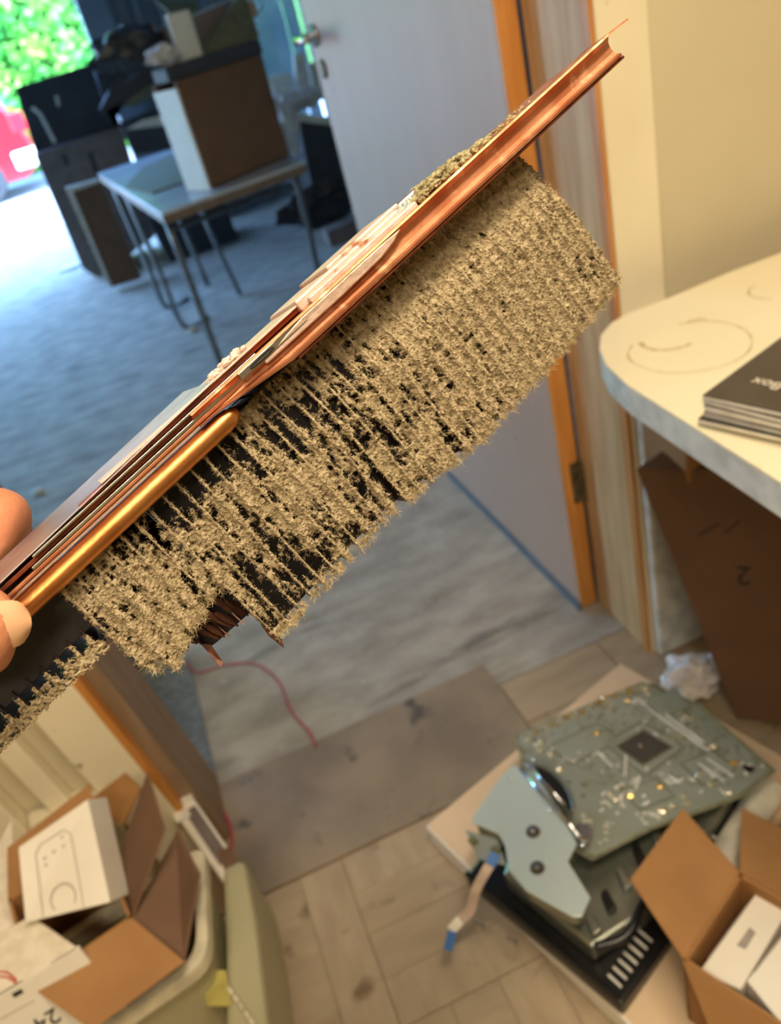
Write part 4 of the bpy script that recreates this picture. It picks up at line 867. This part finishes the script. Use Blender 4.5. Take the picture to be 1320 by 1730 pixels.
# height of the mat
ed_ = np.clip((hole - th) / .12, 0, 1); ed_ = np.where(isfin, .8, ed_)
RECs = .0120 * sm_(UU, .118, .138) * (lambda t_: t_ * t_ * (3 - 2 * t_))(1 - sm_(VV, 0, .045))
rough = .0016 * (f3_ - .5) + .0024 * (f4_ - .5) + .0022 * (f2_ - .5) + .002 * (f6_ - .5)
WW = RECs - .0008 + (1 - ed_) * .0022 + np.where(isfin, -.0012, 0) - .34 * rough + .0016 * (sm_(dist, 0, .0035)) 
WW[(hole > th) & (f4_ > .8) & (f3_ > .5)] -= .0012
verts = np.stack([UU, VV, WW], -1).reshape(-1, 3)
RM = np.array([list(U_), list(V_), list(W_)]) * SC; wv_ = np.array(HA) + verts @ RM
idx = np.arange(NU * NV).reshape(NU, NV); kq = keep[:-1, :-1] & keep[1:, :-1] & keep[1:, 1:] & keep[:-1, 1:]
F_ = np.stack([idx[:-1, :-1][kq], idx[1:, :-1][kq], idx[1:, 1:][kq], idx[:-1, 1:][kq]], 1)
used = np.unique(F_); rem = np.zeros(NU * NV, int); rem[used] = np.arange(len(used))
DM = ob('dust_mat', (wv_[used].tolist(), [], rem[F_].tolist()), 'dust', HS, kind='stuff', label='matted tan dust', smooth=False)
# ---- fibres standing off the dust
def fibres(name, pts, n, ln_, wd, seed, out=.6):
    r = np.random.default_rng(seed); p = pts[r.integers(0, len(pts), n)]; p = p + r.normal(size=(n, 3)) * .0004
    d = r.normal(size=(n, 3)); d[:, 2] = -np.abs(d[:, 2]) * out; d /= np.linalg.norm(d, axis=1)[:, None]
    L_ = (ln_ * r.uniform(.3, 1.3, n))[:, None]; c = r.normal(size=(n, 3)) * .35
    p1_ = p + d * L_ * .5; d2 = d + c; d2 /= np.linalg.norm(d2, axis=1)[:, None]; p2_ = p1_ + d2 * L_ * .5
    s = np.cross(d, r.normal(size=(n, 3))); s /= np.linalg.norm(s, axis=1)[:, None]; s *= wd
    q = np.stack([p - s, p + s, p1_ - s * .8, p1_ + s * .8, p2_], 1).reshape(-1, 3); q = np.array(HA) + q @ RM
    b = np.arange(n)[:, None] * 5; f = np.concatenate([b + [[0, 1, 3]], b + [[0, 3, 2]], b + [[2, 3, 4]]]); return ob(name, (q.tolist(), [], f.tolist()), 'fibre', HS, kind='stuff')
kp_ = verts[used]; fibres('dust_fibres', kp_, 30000, .0017, .00006, 11)
edgm = keep & ~(np.roll(keep, 1, 0) & np.roll(keep, -1, 0) & np.roll(keep, 1, 1) & np.roll(keep, -1, 1)); ep = verts[edgm.reshape(-1)]
fibres('dust_fibres', ep, 16000, .0020, .00007, 12, .4)
low = verts[(keep & (VV > VM - .004)).reshape(-1)]; fibres('dust_fibres', low, 4200, .0042, .00009, 13, .5)
# ---- left short fin block and a plate with its shade put into near-black
hbx('shaded_plate', -.115, -.001, .0035, .0300, .0062, .0085, 'shadedark', .0004)
hbx('shaded_plate', -.115, -.001, .0035, .0052, .0062, .055, 'shadedark')
for i in range(12):
    u = -.0075 - i * .0085; ob('short_fin', bx(B(), u, u + .0007, .026, .0415, .0030, .05, hl), 'fin', HS)
hbx('end_strip', -.115, -.004, .0400, .0425, .0020, .05, 'shadedark', .0004)
NU2, NV2 = 210, 40; g1 = nfield(NU2, NV2, 5, 5, 21); g2 = nfield(NU2, NV2, 2, 2, 22)
u2 = -.112 + np.arange(NU2) * .00052; v2 = .024 + np.arange(NV2) * .00052; U2, V2 = np.meshgrid(u2, v2, indexing='ij')
p2 = ((U2 + .0075) / .0085) % 1; d2_ = np.minimum(p2, 1 - p2) * .0085
k2_ = (((g1 * .6 + g2 * .4) > .95 - .85 * sm_(V2, .030, .0405)) | (d2_ < .0012)) & (V2 > .026 + .006 * g1) & (V2 < .0425 + .002 * g2)
vt = np.stack([U2, V2, .0022 - .002 * (g2 - .5) - .001 * g1], -1).reshape(-1, 3); w2v = np.array(HA) + vt @ RM; id2 = np.arange(NU2 * NV2).reshape(NU2, NV2)
kq = k2_[:-1, :-1] & k2_[1:, :-1] & k2_[1:, 1:] & k2_[:-1, 1:]; F2 = np.stack([id2[:-1, :-1][kq], id2[1:, :-1][kq], id2[1:, 1:][kq], id2[:-1, 1:][kq]], 1)
us = np.unique(F2); rm2 = np.zeros(NU2 * NV2, int); rm2[us] = np.arange(len(us)); ob('dust_mat', (w2v[us].tolist(), [], rm2[F2].tolist()), 'dust', HS, kind='stuff')
fibres('dust_fibres', vt[us], 2500, .0018, .00011, 14)

# ================================================================== HAND
def hpx(px, py, w):
    """point of the sight line through a pixel at depth w behind/before the comb face"""
    r = ray(px, py); o_ = HA + W_ * (w * SC); return CAM + r * ((o_ - CAM).dot(W_) / r.dot(W_))
HN = thing('hand', hpx(-300, 1150, -.01), 'hand gripping the left end of the heat sink, thumb in front and finger behind', 'hand')
J = [hpx(-520, 1330, .0),      # 0 forearm
     hpx(-380, 1200, .010),    # 1 wrist
     hpx(-270, 1130, .012),    # 2 palm
     hpx(-200, 1110, -.016),   # 3 thumb base
     hpx(-110, 1085, -.026),   # 4 thumb knuckle
     hpx(-40, 1064, -.026),    # 5
     hpx(30, 1064, -.020),     # 6 thumb tip
     hpx(-220, 940, .050),     # 7 index root
     hpx(-90, 905, .085),      # 8 index middle joint
     hpx(0, 892, .085),        # 9
     hpx(50, 905, .080),       # 10 index tip behind plate
     hpx(-250, 1230, .045), hpx(-130, 1270, .060), hpx(-60, 1250, .050), hpx(-6, 1236, .046),   # 11-14 middle finger
     hpx(-300, 1300, .045), hpx(-200, 1370, .060), hpx(-140, 1360, .050),                        # 15-17 ring finger
     hpx(-340, 1370, .040), hpx(-260, 1450, .055), hpx(-210, 1440, .045)]                        # 18-20 little finger
E_ = [(0, 1), (1, 2), (2, 3), (3, 4), (4, 5), (5, 6), (2, 7), (7, 8), (8, 9), (9, 10), (2, 11), (11, 12), (12, 13), (13, 14), (2, 15), (15, 16), (16, 17), (1, 18), (18, 19), (19, 20)]
RD = [.030, .026, .024, .0150, .0155, .0170, .0150, .0150, .0190, .0215, .0150, .011, .010, .009, .0065, .011, .0095, .008, .010, .0085, .007]
me = bpy.data.meshes.new('hand_body'); me.from_pydata([tuple(p) for p in J], E_, []); hbod = bpy.data.objects.new('hand_body', me); S.collection.objects.link(hbod)
sk = hbod.modifiers.new('skin', 'SKIN'); 
for v, r in zip(me.skin_vertices[0].data, RD): v.radius = (r, r)
me.skin_vertices[0].data[2].use_root = True; me.materials.append(M['skin'])
ss = hbod.modifiers.new('sub', 'SUBSURF'); ss.levels = 2; ss.render_levels = 3; sk.use_smooth_shade = True
hbod.parent = HN; hbod.matrix_parent_inverse = HN.matrix_world.inverted()
# thumb nail: curved plate on the camera side of the thumb tip
tc = hpx(10, 1055, -.0395); dirn = (hpx(60, 1052, -.0345) - hpx(-40, 1062, -.0445)).normalized(); ncam = (CAM - tc).normalized(); sd_ = dirn.cross(ncam).normalized(); ncam = sd_.cross(dirn).normalized()
bm = B(); pr = None; top_ = []
for i in range(11):
    t_ = i / 10 * 2 - 1; row = []
    for k in range(9):
        s_ = k / 8 * 2 - 1; hw = .0078 * (1 - max(0, t_) ** 4 * .45 - max(0, -t_) ** 4 * .3)
        row.append(tc + dirn * t_ * .0085 + sd_ * s_ * hw + ncam * (.0006 - .0030 * s_ * s_ - .0012 * max(0, t_) ** 2))
    top_.append(row)
vt_ = [[bm.verts.new(p) for p in r] for r in top_]; vb_ = [[bm.verts.new(p - ncam * .0012) for p in r] for r in top_]
for i in range(10):
    for k in range(8): bm.faces.new((vt_[i][k], vt_[i + 1][k], vt_[i + 1][k + 1], vt_[i][k + 1])); bm.faces.new((vb_[i][k + 1], vb_[i + 1][k + 1], vb_[i + 1][k], vb_[i][k]))
ob('thumbnail', bm, 'nail', HN, smooth=True)
